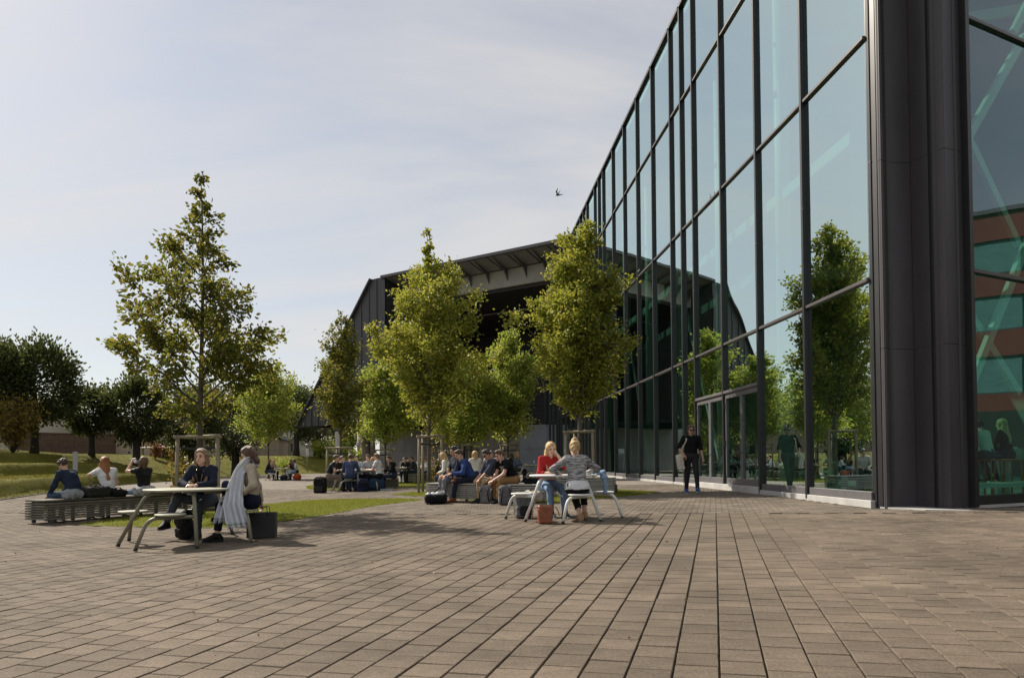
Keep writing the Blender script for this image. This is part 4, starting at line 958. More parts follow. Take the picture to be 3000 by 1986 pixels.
M_slat = mat('weathered_slat', (.155, .145, .115), .85, .28, 3., bump=.3, bscale=30., orand=.25, stretch=(.25, 1, 1)); M_slat2 = mat('pale_weathered_slat', (.36, .35, .32), .85, .2, 3., bump=.3, bscale=30., orand=.18, stretch=(.25, 1, 1)); M_steel = mat('bench_steel', (.09, .09, .092), .5, .1, 4., metal=.4)
def bench(a, b, wd, label, m, H=.46, group='slatted wooden benches', ns=7):
    a, b = Vector(a), Vector(b); d = b - a; L = d.length; rz = math.atan2(d.y, d.x); c = (a + b) / 2
    t = thing('slatted_bench', label, 'bench', (c.x, c.y, (gz(a.x, a.y) + gz(b.x, b.y)) / 2), rz, group)
    nt = 6; sw = wd / nt
    top = MB().box((0, 0, 0), (L, sw - .014, .035), bev=.004).mesh('top_slat', m)
    for k in range(nt): link('top_slat', top, t, (0, -wd / 2 + sw * (k + .5), H - .018))
    side = MB().box((0, 0, 0), (L, .024, .034), bev=.003).mesh('side_slat', m); endm = MB().box((0, 0, 0), (.024, wd - .06, .034), bev=.003).mesh('end_slat', m)
    for r in range(ns):
        z = H - .075 - r * .049
        for sd in (-1, 1): link('side_slat', side, t, (0, sd * (wd / 2 - .012), z))
        for sd in (-1, 1): link('end_slat', endm, t, (sd * (L / 2 - .012), 0, z))
    nf = max(3, int(L / .75) + 1)
    for k in range(nf):
        x = -L / 2 + .14 + (L - .28) * k / (nf - 1)
        fr = thing('frame', 'x', 'x'); del fr['label']; del fr['category']; fr.parent = t
        for sd in (-1, 1): MB().box((x, sd * (wd / 2 - .055), H / 2 - .02), (.06, .05, H - .04)).build('leg', M_steel, fr)
        MB().box((x, 0, H - .062), (.06, wd - .06, .05)).build('cross_bar', M_steel, fr)
    return t
bench((-9.28, 13.75, 0), (-7.85, 16.85, 0), .62, 'long dark slatted bench on the left with three people', M_slat)
bench((-2.05, 18.3, 0), (.72, 16.6, 0), .62, 'pale slatted bench in the middle with four young men', M_slat2)
bench((-7.55, 27.6, 0), (-4.5, 28.0, 0), .6, 'slatted bench behind the group with backpacks', M_slat)
bench(gp(1208, 34.2), gp(1302, 36.), .6, 'empty looking slatted bench behind the middle stakes', M_slat)
bench((.7, 20.6, 0), (2.9, 20.0, 0), .6, 'pale slatted bench behind the white table', M_slat2)
# conical bollard
q = gpt(1797, 1443); t = thing('conical_bollard', 'small dark grey conical bollard on the lawn tip', 'bollard', q)
M_bol = mat('bollard_dark', (.045, .045, .05), .6, .1)
MB().lathe([(.135, -.02), (.135, .01), (.112, .215), (.106, .225)], 24).build('bollard_body', M_bol, t); MB().lathe([(.108, .222), (.112, .226), (.112, .24), (.09, .248)], 24).build('bollard_cap', M_bol, t)
# stacked chairs before the concrete wall
M_ch = mat('white_chair', (.62, .63, .64), .45, .05)
for k in range(9):
    q = gp(1420, 59.); t = thing('stacked_chair', '%s white chair of the stack standing by the concrete wall' % ('lowest', 'second lowest', 'third lowest', 'fourth lowest', 'middle', 'fourth highest', 'third highest', 'second highest', 'topmost')[k], 'chair', (q[0], q[1] - .05 * k, q[2] + .14 * k), .3, 'stacked white chairs by the concrete wall')
    MB().box((0, 0, .45), (.44, .42, .03), bev=.01).build('seat', M_ch, t); MB().box((0, .21, .70), (.44, .03, .36), bev=.01).build('backrest', M_ch, t)
    for x in (-.2, .2):
        for y in (-.19, .19): MB().tube([(x, y, .45), (x * 1.15, y * 1.15, 0)], .012, 5).build('leg', M_ch, t)

# ================================================================== PEOPLE: bodies grown from smooth-blended limbs
def smin(a, b, k):
    h = np.maximum(k - np.abs(a - b), 0) / k; return np.minimum(a, b) - h * h * k * .25
class Sdf:
    """list of rounded primitives in person space; surface by surface nets"""
    def __init__(s): s.p = []
    def cap(s, a, b, ra, rb=None, lab=0, flat=None, fk=1., cuts=(), k=.03):
        s.p.append(('c', np.array(a[:], float), np.array(b[:], float), ra, ra if rb is None else rb, lab, None if flat is None else np.array(flat[:], float), fk, cuts, k)); return s
    def ell(s, c, R, rad3, lab=0, cuts=(), k=.03):
        """ellipsoid, R 3x3 columns axes"""
        s.p.append(('e', np.array(c[:], float), np.array(R), np.array(rad3, float), 0, lab, None, 1., cuts, k)); return s
    def rbox(s, c, R, half, r, lab=0, cuts=(), k=.03):
        s.p.append(('b', np.array(c[:], float), np.array(R), np.array(half, float), r, lab, None, 1., cuts, k)); return s
    def bounds(s, q):
        if q[0] == 'c':
            r = max(q[3], q[4]); return np.minimum(q[1], q[2]) - r, np.maximum(q[1], q[2]) + r
        if q[0] == 'e': r = q[3].max()
        else: r = np.linalg.norm(q[3]) + q[4]
        return q[1] - r, q[1] + r
    def mesh(s, h, wr=0., seed=0, wl=.09):
        B = [s.bounds(q) for q in s.p]; mg = max(.035, 2.5 * h); lo = np.min([b[0] for b in B], 0) - 3 * h; hi = np.max([b[1] for b in B], 0) + 3 * h
        n = np.ceil((hi - lo) / h).astype(int) + 1; Fv = np.full(n, .25, np.float32); best = np.full(n, 9., np.float32); lab = np.zeros(n, np.int8)
        ax = [lo[i] + h * np.arange(n[i]) for i in range(3)]
        for q, (b0, b1) in zip(s.p, B):
            i0 = np.maximum(0, np.floor((b0 - mg - lo) / h).astype(int)); i1 = np.minimum(n, np.ceil((b1 + mg - lo) / h).astype(int) + 1)
            sl = tuple(slice(a, b) for a, b in zip(i0, i1))
            X = ax[0][sl[0]][:, None, None]; Y = ax[1][sl[1]][None, :, None]; Z = ax[2][sl[2]][None, None, :]
            if q[0] == 'c':
                a, bb, ra, rb = q[1:5]; ba = bb - a; L2 = max(1e-9, ba @ ba)
                px, py, pz = X - a[0], Y - a[1], Z - a[2]
                t = np.clip((px * ba[0] + py * ba[1] + pz * ba[2]) / L2, 0, 1); vx, vy, vz = px - t * ba[0], py - t * ba[1], pz - t * ba[2]
                r = ra + (rb - ra) * t
                if q[6] is not None:
                    f = q[6]; w = (vx * f[0] + vy * f[1] + vz * f[2]) * (q[7] - 1); vx, vy, vz = vx + w * f[0], vy + w * f[1], vz + w * f[2]
                d = np.sqrt(vx * vx + vy * vy + vz * vz) - r
            else:
                c, R_, rr = q[1], q[2], q[3]; px, py, pz = X - c[0], Y - c[1], Z - c[2]
                u = [px * R_[0, i] + py * R_[1, i] + pz * R_[2, i] for i in range(3)]
                if q[0] == 'e':
                    k0 = np.sqrt(sum((u[i] / rr[i]) ** 2 for i in range(3))); d = (k0 - 1) * rr.min()
                    k1 = np.sqrt(sum((u[i] / rr[i] ** 2) ** 2 for i in range(3))) + 1e-6; d = k0 * (k0 - 1) / k1
                else:
                    w = [np.abs(u[i]) - rr[i] for i in range(3)]; d = np.sqrt(sum(np.maximum(x, 0) ** 2 for x in w)) + np.minimum(np.maximum(np.maximum(w[0], w[1]), w[2]), 0) - q[4]
            for (cp_, cn) in q[8]: d = np.maximum(d, (X - cp_[0]) * cn[0] + (Y - cp_[1]) * cn[1] + (Z - cp_[2]) * cn[2])
            d = d.astype(np.float32); Fv[sl] = smin(Fv[sl], d, q[9]); m = d < best[sl]; best[sl] = np.where(m, d, best[sl]); lab[sl] = np.where(m, q[5], lab[sl])
        if wr:
            rg = np.random.default_rng(seed); G = [g.astype(np.float32) for g in np.meshgrid(*ax, indexing='ij')] if Fv.size < 4e6 else None
            if G:
                acc = 0
                for _ in range(5):
                    w = rg.normal(0, 1, 3); w *= 2 * math.pi / (wl * rg.uniform(.6, 1.6)) / np.linalg.norm(w); acc = acc + np.sin(G[0] * w[0] + G[1] * w[1] + G[2] * w[2] + rg.uniform(0, 6) + 1.2 * np.sin(G[2] * 23 + G[0] * 17))
                Fv = Fv + wr * acc * .45
        # surface nets
        ins = Fv < 0; c = [ins[i:n[0] - 1 + i, j:n[1] - 1 + j, k:n[2] - 1 + k] for i in (0, 1) for j in (0, 1) for k in (0, 1)]
        sm_ = sum(x.astype(np.int8) for x in c); act = (sm_ > 0) & (sm_ < 8); idx = np.argwhere(act)
        if len(idx) == 0: return None
        vid = np.full(act.shape, -1, np.int32); vid[tuple(idx.T)] = np.arange(len(idx))
        corner = np.array([(i, j, k) for i in (0, 1) for j in (0, 1) for k in (0, 1)]); vals = np.stack([Fv[tuple((idx + o).T)] for o in corner], 1)
        acc = np.zeros((len(idx), 3)); cnt = np.zeros(len(idx))
        for a in range(8):
            for bit in (4, 2, 1):
                b = a | bit
                if b == a: continue
                va, vb = vals[:, a], vals[:, b]; cr = (va < 0) != (vb < 0); t = np.where(cr, va / (va - vb + 1e-12), 0)[:, None]
                acc += np.where(cr[:, None], corner[a] + (corner[b] - corner[a]) * t, 0); cnt += cr
        V = lo + h * (idx + acc / cnt[:, None]); faces = []
        for axi in range(3):
            o1, o2 = [(1, 2), (2, 0), (0, 1)][axi]; e = np.zeros(3, int); e[axi] = 1
            sl0 = [slice(1, n[i] - 1) for i in range(3)]; sl0[axi] = slice(0, n[axi] - 1); sl1 = list(sl0); sl1[axi] = slice(1, n[axi])
            A, B_ = ins[tuple(sl0)], ins[tuple(sl1)]; ed = np.argwhere(A != B_); 
            off = np.ones(3, int); off[axi] = 0; g = ed + off; flip = A[tuple(ed.T)]
            d1, d2 = np.zeros(3, int), np.zeros(3, int); d1[o1] = 1; d2[o2] = 1
            q4 = np.stack([vid[tuple((g - d1 - d2).T)], vid[tuple((g - d2).T)], vid[tuple(g.T)], vid[tuple((g - d1).T)]], 1)
            q4[~flip] = q4[~flip][:, ::-1]; faces.append(q4)
        Fq = np.concatenate(faces); Fq = Fq[(Fq >= 0).all(1)]
        vl = lab[tuple(np.clip(np.round((V - lo) / h).astype(int), 0, n - 1).T)]; fl = vl[Fq[:, 0]]
        return V, Fq, fl
def ik(a, b, l1, l2, pole):
    a, b = Vector(a), Vector(b); d = b - a; L = d.length
    if L > (l1 + l2) * .995: b = a + d * ((l1 + l2) * .995 / L); d = b - a; L = d.length
    d.normalize(); x = (l1 * l1 - l2 * l2 + L * L) / (2 * L); h = math.sqrt(max(0, l1 * l1 - x * x)); p = Vector(pole); p = p - d * p.dot(d)
    if p.length < 1e-4: p = Vector((0, 1, 0)) - d * d.y
    return a + d * x + p.normalized() * h, b

SKIN = [mat('skin_light', (.56, .34, .25), .5, .06, 12.), mat('skin_tan', (.44, .25, .17), .5, .06, 12.), mat('skin_brown', (.20, .11, .07), .5, .06, 12.)]
HAIRC = {}
def hair_m(c):
    if c not in HAIRC: HAIRC[c] = mat('hair_%d' % len(HAIRC), c, .5, .45, 30., bump=.5, bscale=60., stretch=(3, 3, .4), spec=.4)
    return HAIRC[c]
CLOTH = {}
def cloth(c, rough=.9):
    if c not in CLOTH: CLOTH[c] = mat('fabric_%d' % len(CLOTH), c, rough, .12, 14., bump=.25, bscale=160., spec=.15)
    return CLOTH[c]
M_eye = mat('eye_dark', (.07, .045, .035), .3); M_lip = mat('lip', (.44, .20, .16), .5)
BR, DB_, BL, GI, BK, RB_ = (.10, .055, .028), (.035, .022, .015), (.46, .31, .14), (.26, .10, .04), (.012, .010, .010), (.16, .09, .045)

def person(label, pos, yaw, seat=.45, stand=False, lean=8., side=0., twist=0., head=(0, 0), hl=None, hr=None, fl=None, fr=None, top=(.02, .02, .025), bot=(.03, .04, .07), shoe=(.02, .02, .02), hair=DB_, style='short',
           sleeve=1.0, skin=0, sex='m', H=1.74, h=.016, elp=None, erp=None, klp=None, krp=None, topname='shirt', group=None, detail=False, topmat=None, sole=None, hem=.0, legcut=1.0, botmat=None, belly=0., curl=.6, glasses=False, toe=None):
    """person-space: x to the right hand, y forward, z up, origin on the ground below the pelvis; lengths for 1.74 m"""
    s = H / 1.74; V3 = Vector
    ph = (.93 * s if stand else seat + .085 * s)
    P = V3((0, 0, ph)); Lr = rad(lean); sd = rad(side); tw = rad(twist)
    def dirv(f): return V3((math.sin(sd * f), math.sin(Lr * f) * math.cos(sd * f), math.cos(Lr * f) * math.cos(sd * f)))
    wa = P + dirv(.55) * .17 * s; ch = wa + dirv(1.0) * .20 * s; nb = ch + dirv(1.25) * .155 * s
    xa = V3((math.cos(tw), -math.sin(tw), 0)); xa = (xa - dirv(1.) * xa.dot(dirv(1.))).normalized(); fw = dirv(1.).cross(xa) * -1
    if fw.dot(V3((math.sin(tw), math.cos(tw), 0))) < 0: fw = -fw
    sw = (.185 if sex == 'm' else .160) * s; hw = .085 * s
    sc = ch + dirv(1.1) * .10 * s; SL, SR = sc - xa * sw, sc + xa * sw
    hp_, hy = rad(head[0]), rad(head[1])
    nd = (dirv(1.0) * .75 + V3((0, 0, .55)) + fw * .10).normalized()
    hc = nb + nd * .14 * s
    # head frame
    f0 = V3((math.sin(tw + hy) * math.cos(hp_), math.cos(tw + hy) * math.cos(hp_), -math.sin(hp_))); x0 = f0.cross(V3((0, 0, 1))).normalized(); u0 = x0.cross(f0)
    HM = np.array([x0[:], f0[:], u0[:]]).T
    def hd(x, y, z): return hc + (x0 * x + f0 * y + u0 * z) * s
    ua, fa, th, sh = .285 * s, .25 * s, .43 * s, .43 * s
    hl = V3(hl) if hl is not None else V3((-.12, .35, ph + .12)); hr = V3(hr) if hr is not None else V3((.12, .35, ph + .12))
    fl = V3(fl) if fl is not None else V3((-.10, .42, .08)); fr = V3(fr) if fr is not None else V3((.10, .42, .08))
    EL, WL = ik(SL, hl, ua, fa, elp or (-.7, -.4, -.8)); ER, WR = ik(SR, hr, ua, fa, erp or (.7, -.4, -.8))
    HIPL, HIPR = P - V3((hw, 0, 0)), P + V3((hw, 0, 0))
    KL, AL = ik(HIPL, fl, th, sh, klp or (-.12, .6, .8)); KR, AR = ik(HIPR, fr, th, sh, krp or (.12, .6, .8))
    fem = sex == 'f'
    def torso(S, e, lab, low=True):
        k = .05
        if low: S.cap(HIPL, HIPR, .112 * s + e, lab=lab, flat=(0, 1, 0), fk=1.08, k=k)
        for sgn in (-1, 1):
            o = xa * sgn
            S.cap(P + o * .045 * s, wa + o * .042 * s, (.108 if not fem else .098) * s + e, (.098 if not fem else .084) * s + e, lab, fw, 1.10, k=k)
            S.cap(wa + o * .042 * s, ch + o * .068 * s, (.098 if not fem else .084) * s + e, (.108 if not fem else .094) * s + e, lab, fw, 1.06, k=k)
            S.cap(ch + o * .06 * s, sc + o * (sw - .045 * s), .092 * s + e, .06 * s + e, lab, fw, 1.0, k=k)
            S.cap(nb - dirv(1.2) * .02 * s, sc + o * (sw - .01), .045 * s + e * .8, .05 * s + e, lab, k=k)
            if fem: S.cap(ch + o * .065 * s + fw * .075 * s, ch + o * .065 * s + fw * .08 * s - dirv(1.) * .02, .055 * s + e * .5, lab=lab, k=.04)
        if belly: S.cap(wa + fw * .05, wa + fw * .06 - dirv(1.) * .08, .09 * s + belly, lab=lab, k=.06)
    def hand(S, W, E, lab, side_):
        d = (W - E).normalized(); n_ = d.cross(V3((0, 0, 1)));
        if n_.length < .2: n_ = d.cross(V3((0, 1, 0)))
        n_.normalize(); pal = d.cross(n_).normalized()
        if pal.z > 0: pal = -pal
        a = n_ * 1.0
        S.cap(W, W + d * .075 * s, .030 * s, .034 * s, lab, pal, 1.7, k=.015)
        S.cap(W + d * .05 * s - a * .018 * s, W + d * .07 * s + a * .018 * s, .027 * s, lab=lab, flat=pal, fk=1.6, k=.015)
        if not detail: S.cap(W + d * .08 * s, W + d * .12 * s + pal * .035 * s, .026 * s, .02 * s, lab, k=.015); return
        for i in range(4):
            o = a * (.030 - .020 * i) * s; ln = (.040, .046, .044, .034)[i] * s; b0 = W + d * .082 * s + o
            d1 = (d * math.cos(curl) + pal * math.sin(curl)).normalized(); b1 = b0 + d1 * ln; d2 = (d * math.cos(curl * 2.1) + pal * math.sin(curl * 2.1)).normalized(); b2 = b1 + d2 * ln * .85
            S.cap(b0, b1, .0092 * s, .0088 * s, lab, k=.006); S.cap(b1, b2, .0088 * s, .0075 * s, lab, k=.006)
        tb = W + d * .03 * s + a * side_ * .028 * s; t1 = tb + (d * .6 + a * side_ * .6 + pal * .4).normalized() * .042 * s; t2 = t1 + (d * .85 + a * side_ * .1 + pal * .4).normalized() * .032 * s
        S.cap(tb, t1, .012 * s, .0105 * s, lab, k=.008); S.cap(t1, t2, .0105 * s, .008 * s, lab, k=.006)
    def foot(S, A, K, lab, e=0., sl=None, tdir=None):
        t = V3(tdir) if tdir is not None else V3((A.x * .25, 1, 0)); t = t.normalized()
        dn = -(t.cross(V3((1, 0, 0)))).normalized()
        if dn.z > 0: dn = -dn
        heel = A + dn * .045 * s - t * .045 * s; ball = A + dn * .055 * s + t * .105 * s; tip_ = A + dn * .058 * s + t * .165 * s
        S.cap(A, heel, .042 * s + e, .036 * s + e, lab, k=.03); S.cap(A + t * .01, ball, .042 * s + e, .034 * s + e, lab, k=.03); S.cap(ball, tip_, .036 * s + e, .026 * s + e, lab, flat=dn, fk=1.15, k=.03)
        if sl is not None: S.cap(heel + dn * .03 * s, tip_ + dn * .022 * s, .036 * s + e, .034 * s + e, sl, flat=dn, fk=2.6, k=.004)
    def headp(S, lab):
        S.ell(hd(0, -.008, .035), HM, (.074 * s, .094 * s, .088 * s), lab, k=.03)
        S.cap(hd(0, .030, -.005), hd(0, .052, -.080), .056 * s, .030 * s, lab, k=.035); S.cap(hd(-.03, .03, -.05), hd(.03, .03, -.05), .038 * s, lab=lab, k=.03)
        S.cap(nb - nd * .02, hc + V3(x0 * 0) - u0 * .02 * s - f0 * .015 * s, .056 * s, .052 * s, lab, k=.03)
        S.cap(hd(0, .088, .012), hd(0, .108, -.024), .009 * s, .014 * s, lab, k=.012)
        for sg in (-1, 1): S.cap(hd(sg * .077, -.008, .012), hd(sg * .076, -.004, -.022), .017 * s, .012 * s, lab, flat=x0, fk=2., k=.01)
        if detail:
            for sg in (-1, 1):
                S.cap(hd(sg * .028, .0850, .014), hd(sg * .036, .0820, .014), .0058 * s, lab=5, k=.002)
                S.cap(hd(sg * .022, .088, .034), hd(sg * .046, .078, .036), .0050 * s, lab=4, k=.002)
            S.cap(hd(-.017, .0825, -.056), hd(.017, .0825, -.056), .0065 * s, lab=6, k=.004)
    def hairp(S, lab):
        e = .014
        pl = [((hd(0, .070, .078))[:], (f0 * .92 - u0 * .38)[:])]            # hairline over the forehead
        def cap_(e_, low): S.ell(hd(0, -.014, .040), HM, (.074 * s + e_, .094 * s + e_, .088 * s + e_), lab, cuts=[(hd(0, .048, .050)[:], (f0 * .80 - u0 * .60)[:]), (hd(0, -.02, low)[:], (-u0 * .9 + f0 * .44)[:])], k=.012)
        if style == 'short': cap_(.0095, -.085); S.cap(hd(-.03, .040, .112), hd(.03, .042, .114), .026 * s, lab=lab, k=.03)
        elif style == 'curly':
            cap_(.010, -.085)
            for q in range(34):
                a = q * 2.4; zz = .125 - .0042 * q; rr_ = math.sqrt(max(.0, 1 - ((zz - .04) / .092) ** 2)); yy = -.014 + .096 * rr_ * math.sin(a)
                if yy > .055 and zz < .085: continue
                S.cap(hd(.078 * rr_ * math.cos(a), yy, zz), hd(.080 * rr_ * math.cos(a), yy, zz + .008), .017 * s, lab=lab, k=.012)
        elif style == 'long':
            cap_(.016, -.10)
            for sg in (-1, 1):
                S.cap(hd(sg * .072, .012, .03), hd(sg * .080, -.01, -.13), .030 * s, .030 * s, lab, flat=x0, fk=1.4, k=.03)
                S.cap(hd(sg * .080, -.01, -.12), sc + xa * sg * .10 * s + fw * .02 * s - dirv(1) * .05, .032 * s, .026 * s, lab, k=.03)
                S.cap(sc + xa * sg * .10 * s + fw * .035 * s, ch + xa * sg * .095 * s + fw * .150 * s - dirv(1) * .04, .026 * s, .018 * s, lab, k=.03); S.cap(ch + xa * sg * .095 * s + fw * .150 * s - dirv(1) * .04, wa + xa * sg * .085 * s + fw * .145 * s + dirv(1) * .08, .018 * s, .010 * s, lab, k=.03)
            S.cap(hd(0, -.075, .0), nb - fw * .105 * s - dirv(1) * .24 * s, .064 * s, .040 * s, lab, flat=fw, fk=1.5, k=.04)
            S.cap(hd(-.04, -.07, -.06), nb - fw * .07 * s - xa * .05 - dirv(1) * .13 * s, .05 * s, .035 * s, lab, flat=fw, fk=1.4, k=.04); S.cap(hd(.04, -.07, -.06), nb - fw * .07 * s + xa * .05 - dirv(1) * .13 * s, .05 * s, .035 * s, lab, flat=fw, fk=1.4, k=.04)
        elif style == 'bob':
            cap_(.018, -.09)
            for sg in (-1, 1): S.cap(hd(sg * .075, .0, .03), hd(sg * .082, -.004, -.105), .034 * s, .030 * s, lab, flat=x0, fk=1.3, k=.03)
            S.cap(hd(0, -.07, .0), hd(0, -.075, -.11), .07 * s, .06 * s, lab, flat=f0, fk=1.4, k=.04)
        elif style == 'bun':
            cap_(.015, -.07); S.ell(hd(0, -.055, .135), HM, (.055 * s, .05 * s, .04 * s), lab, k=.03); S.cap(hd(.02, -.085, .05), hd(-.005, -.10, -.06), .05 * s, .03 * s, lab, k=.04); S.cap(hd(-.03, -.08, -.02), hd(.02, -.095, -.11), .03 * s, .014 * s, lab, k=.02)
        elif style == 'cap': cap_(.018, .0); S.cap(hd(-.045, .09, .05), hd(.045, .09, .05), .03 * s, lab=lab, flat=u0, fk=3., k=.01)
        elif style == 'bald': pass
    def top_parts(S, e, lab):
        cuts_hem = (P + dirv(.5) * (.02 + hem), -(dirv(.5)))
        n0 = len(S.p); torso(S, e, lab, low=hem < -.02)
        S.p[n0:] = [q[:8] + (tuple(q[8]) + ((np.array(cuts_hem[0][:]), np.array(cuts_hem[1][:])), (np.array((nb + nd * .035)[:]), np.array(nd[:]))),) + q[9:] for q in S.p[n0:]]
        for Sh, E_, W_, sg in ((SL, EL, WL, -1), (SR, ER, WR, 1)):
            if sleeve >= 1:
                S.cap(Sh, E_, .052 * s + e, .044 * s + e, lab, k=.035); S.cap(E_, W_, .044 * s + e, .031 * s + e, lab, cuts=[(W_[:], ((W_ - E_).normalized())[:])], k=.03)
            elif sleeve > .5:
                m_ = E_.lerp(W_, (sleeve - .5) * 2); S.cap(Sh, E_, .052 * s + e, .044 * s + e, lab, k=.035); S.cap(E_, W_, .044 * s + e, .033 * s + e, lab, cuts=[(m_[:], ((W_ - E_).normalized())[:])], k=.03)
            elif sleeve > 0:
                m_ = Sh.lerp(E_, sleeve * 2); S.cap(Sh, E_, .054 * s + e, .050 * s + e, lab, cuts=[(m_[:], ((E_ - Sh).normalized())[:])], k=.035)
    def bot_parts(S, e, lab):
        S.cap(HIPL, HIPR, .114 * s + e, lab=lab, flat=(0, 1, 0), fk=1.06, k=.05); S.cap(P, P + dirv(.55) * .10 * s, .112 * s + e, .098 * s + e, lab, k=.05, cuts=[((P + dirv(.55) * .09 * s)[:], dirv(.55)[:])])
        for Hh, K_, A_ in ((HIPL, KL, AL), (HIPR, KR, AR)):
            S.cap(Hh, K_, .088 * s + e, .060 * s + e, lab, k=.045)
            if legcut > .5:
                m_ = K_.lerp(A_, (legcut - .5) * 2 * .97); S.cap(K_, A_, .060 * s + e, .044 * s + e, lab, cuts=[(m_[:], ((A_ - K_).normalized())[:])], k=.03)
    def arms_legs(S, lab, full):
        for Sh, E_, W_, sg in ((SL, EL, WL, -1), (SR, ER, WR, 1)):
            S.cap(Sh, E_, .046 * s, .038 * s, lab, k=.03); S.cap(E_, W_, .039 * s, .027 * s, lab, k=.025); hand(S, W_, E_, lab, -sg if False else sg)
        for Hh, K_, A_ in ((HIPL, KL, AL), (HIPR, KR, AR)):
            if full: S.cap(Hh, K_, .078 * s, .054 * s, lab, k=.04)
            S.cap(K_, A_, .054 * s, .036 * s, lab, k=.03)
    toes = toe or (None, None)
    t = thing('person', label, 'person', (pos[0], pos[1], pos[2] if len(pos) > 2 else gz(pos[0], pos[1])), yaw, group)
    sk = SKIN[skin]; hm_ = hair_m(hair); tm = topmat or cloth(top); bm_ = botmat or cloth(bot); sm2 = cloth(shoe, .6); so = cloth(sole, .7) if sole else sm2
    seed = abs(hash(label)) % 1000 if False else sum(map(ord, label)) % 1000
    def emit(S, name, mats, hh, parent, wr=0.):
        r = S.mesh(hh, wr, seed)
        if r is None: return None
        V, Fq, fl_ = r; return link(name, np_mesh(name, V, Fq, mats, fl_, True), parent)
    if detail:
        S = Sdf(); torso(S, -.004, 0); headp(S, 0); arms_legs(S, 0, True); foot(S, AL, KL, 0, -.008, tdir=toes[0]); foot(S, AR, KR, 0, -.008, tdir=toes[1])
        emit(S, 'body', [sk, sk, sk, sk, hm_, M_eye, M_lip], h, t)
        S = Sdf(); top_parts(S, .011, 0); emit(S, topname, [tm], h * 1.15, t, .0035)
        S = Sdf(); bot_parts(S, .006, 0); emit(S, 'trousers', [bm_], h * 1.15, t, .0028)
        for A_, K_, td in ((AL, KL, toes[0]), (AR, KR, toes[1])):
            S = Sdf(); foot(S, A_, K_, 0, .006, 1, tdir=td); emit(S, 'shoe', [sm2, so], h, t)
        S = Sdf(); hairp(S, 0)
        if S.p: emit(S, 'hair', [hm_], h, t, .004)
        if glasses:
            mb = MB()
            for sg in (-1, 1):
                mb.tube([hd(sg * (.033 + .024 * math.cos(a)), .103 - .012 * abs(.5 * (1 + math.cos(a))), .012 + .020 * math.sin(a)) for a in np.linspace(0, 2 * math.pi, 13)], .0028, 5)
                mb.tube([hd(sg * .058, .09, .018), hd(sg * .080, -.01, .02)], .0022, 4)
            mb.tube([hd(-.010, .106, .018), hd(.010, .106, .018)], .0022, 4)
            if glasses == 'sun':
                for sg in (-1, 1): mb.add([hd(sg * (.033 + .026 * math.cos(a)), .101 - .012 * abs(.5 * (1 + math.cos(a))), .012 + .022 * math.sin(a)) for a in np.linspace(0, 2 * math.pi, 12, endpoint=False)], [tuple(range(12))])
            mb.build('glasses', M_blk, t)
    else:
        S = Sdf(); headp(S, 0); arms_legs(S, 0, legcut < .6); top_parts(S, .008, 1); bot_parts(S, .004, 2); foot(S, AL, KL, 3, tdir=toes[0]); foot(S, AR, KR, 3, tdir=toes[1]); hairp(S, 4)
        emit(S, 'body', [sk, tm, bm_, sm2, hm_], h, t, .0015)
    t['_'] = 1; del t['_']
    M = Matrix.Translation(t.location) @ Matrix.Rotation(yaw, 4, 'Z')
    return t, dict(P=P, nb=nb, ch=ch, wa=wa, SL=SL, SR=SR, hc=hc, WL=WL, WR=WR, EL=EL, ER=ER, KL=KL, KR=KR, AL=AL, AR=AR, fw=fw, xa=xa, M=M, hd=hd, s=s, dirv=dirv)
def face_to(p, q): return math.atan2(q[1] - p[1], q[0] - p[0]) - math.pi / 2

# ------------------------------------------------------------------ who sits where
S_L = TABLE_SEATS['L']; S_R = TABLE_SEATS['R']
# woman in navy at the far side of the olive table, looking at the camera
pN = (-4.66, 10.72); yN = face_to(pN, (-4.62, 9.4))
N_, nj = person('woman with long light brown hair in a navy jacket, leaning on the olive table', pN, yN, seat=.47, lean=12, head=(2, 4), hl=(-.06, .44, .79), hr=(.06, .44, .79), elp=(-.9, -.2, -.5), erp=(.9, -.2, -.5), fl=(-.02, .30, .08), fr=(.42, .34, .24), krp=(-.1, .7, .8), top=(.016, .02, .036), bot=(.07, .085, .11), hair=(.19, .115, .06), style='long', sex='f', H=1.72, h=.0075, detail=True, topname='jacket', shoe=(.02, .018, .02), sole=(.05, .05, .05), curl=1.0)
# black top and necklace under the open jacket
def M2L(o): return o
mb = MB(); c = nj['ch']; fw = nj['fw']; xa = nj['xa']; dv = nj['dirv'](1.0)
mb.slab([c + fw * .122 - xa * .05 + dv * .12, c + fw * .122 + xa * .05 + dv * .12, c + fw * .135 + xa * .062 - dv * .02, c + fw * .128 + xa * .045 - dv * .22, c + fw * .128 - xa * .045 - dv * .22, c + fw * .135 - xa * .062 - dv * .02], fw * .008); mb.build('black_top', cloth((.008, .008, .01)), N_)
mb = MB(); mb.tube([nj['nb'] - xa * .055 + fw * .055, c + fw * .150 - xa * .045 + dv * .05, c + fw * .155 - dv * .14, c + fw * .150 + xa * .045 + dv * .05, nj['nb'] + xa * .055 + fw * .055], .0018, 5); mb.build('necklace', mat('gold', (.6, .45, .2), .3, metal=.9), N_)
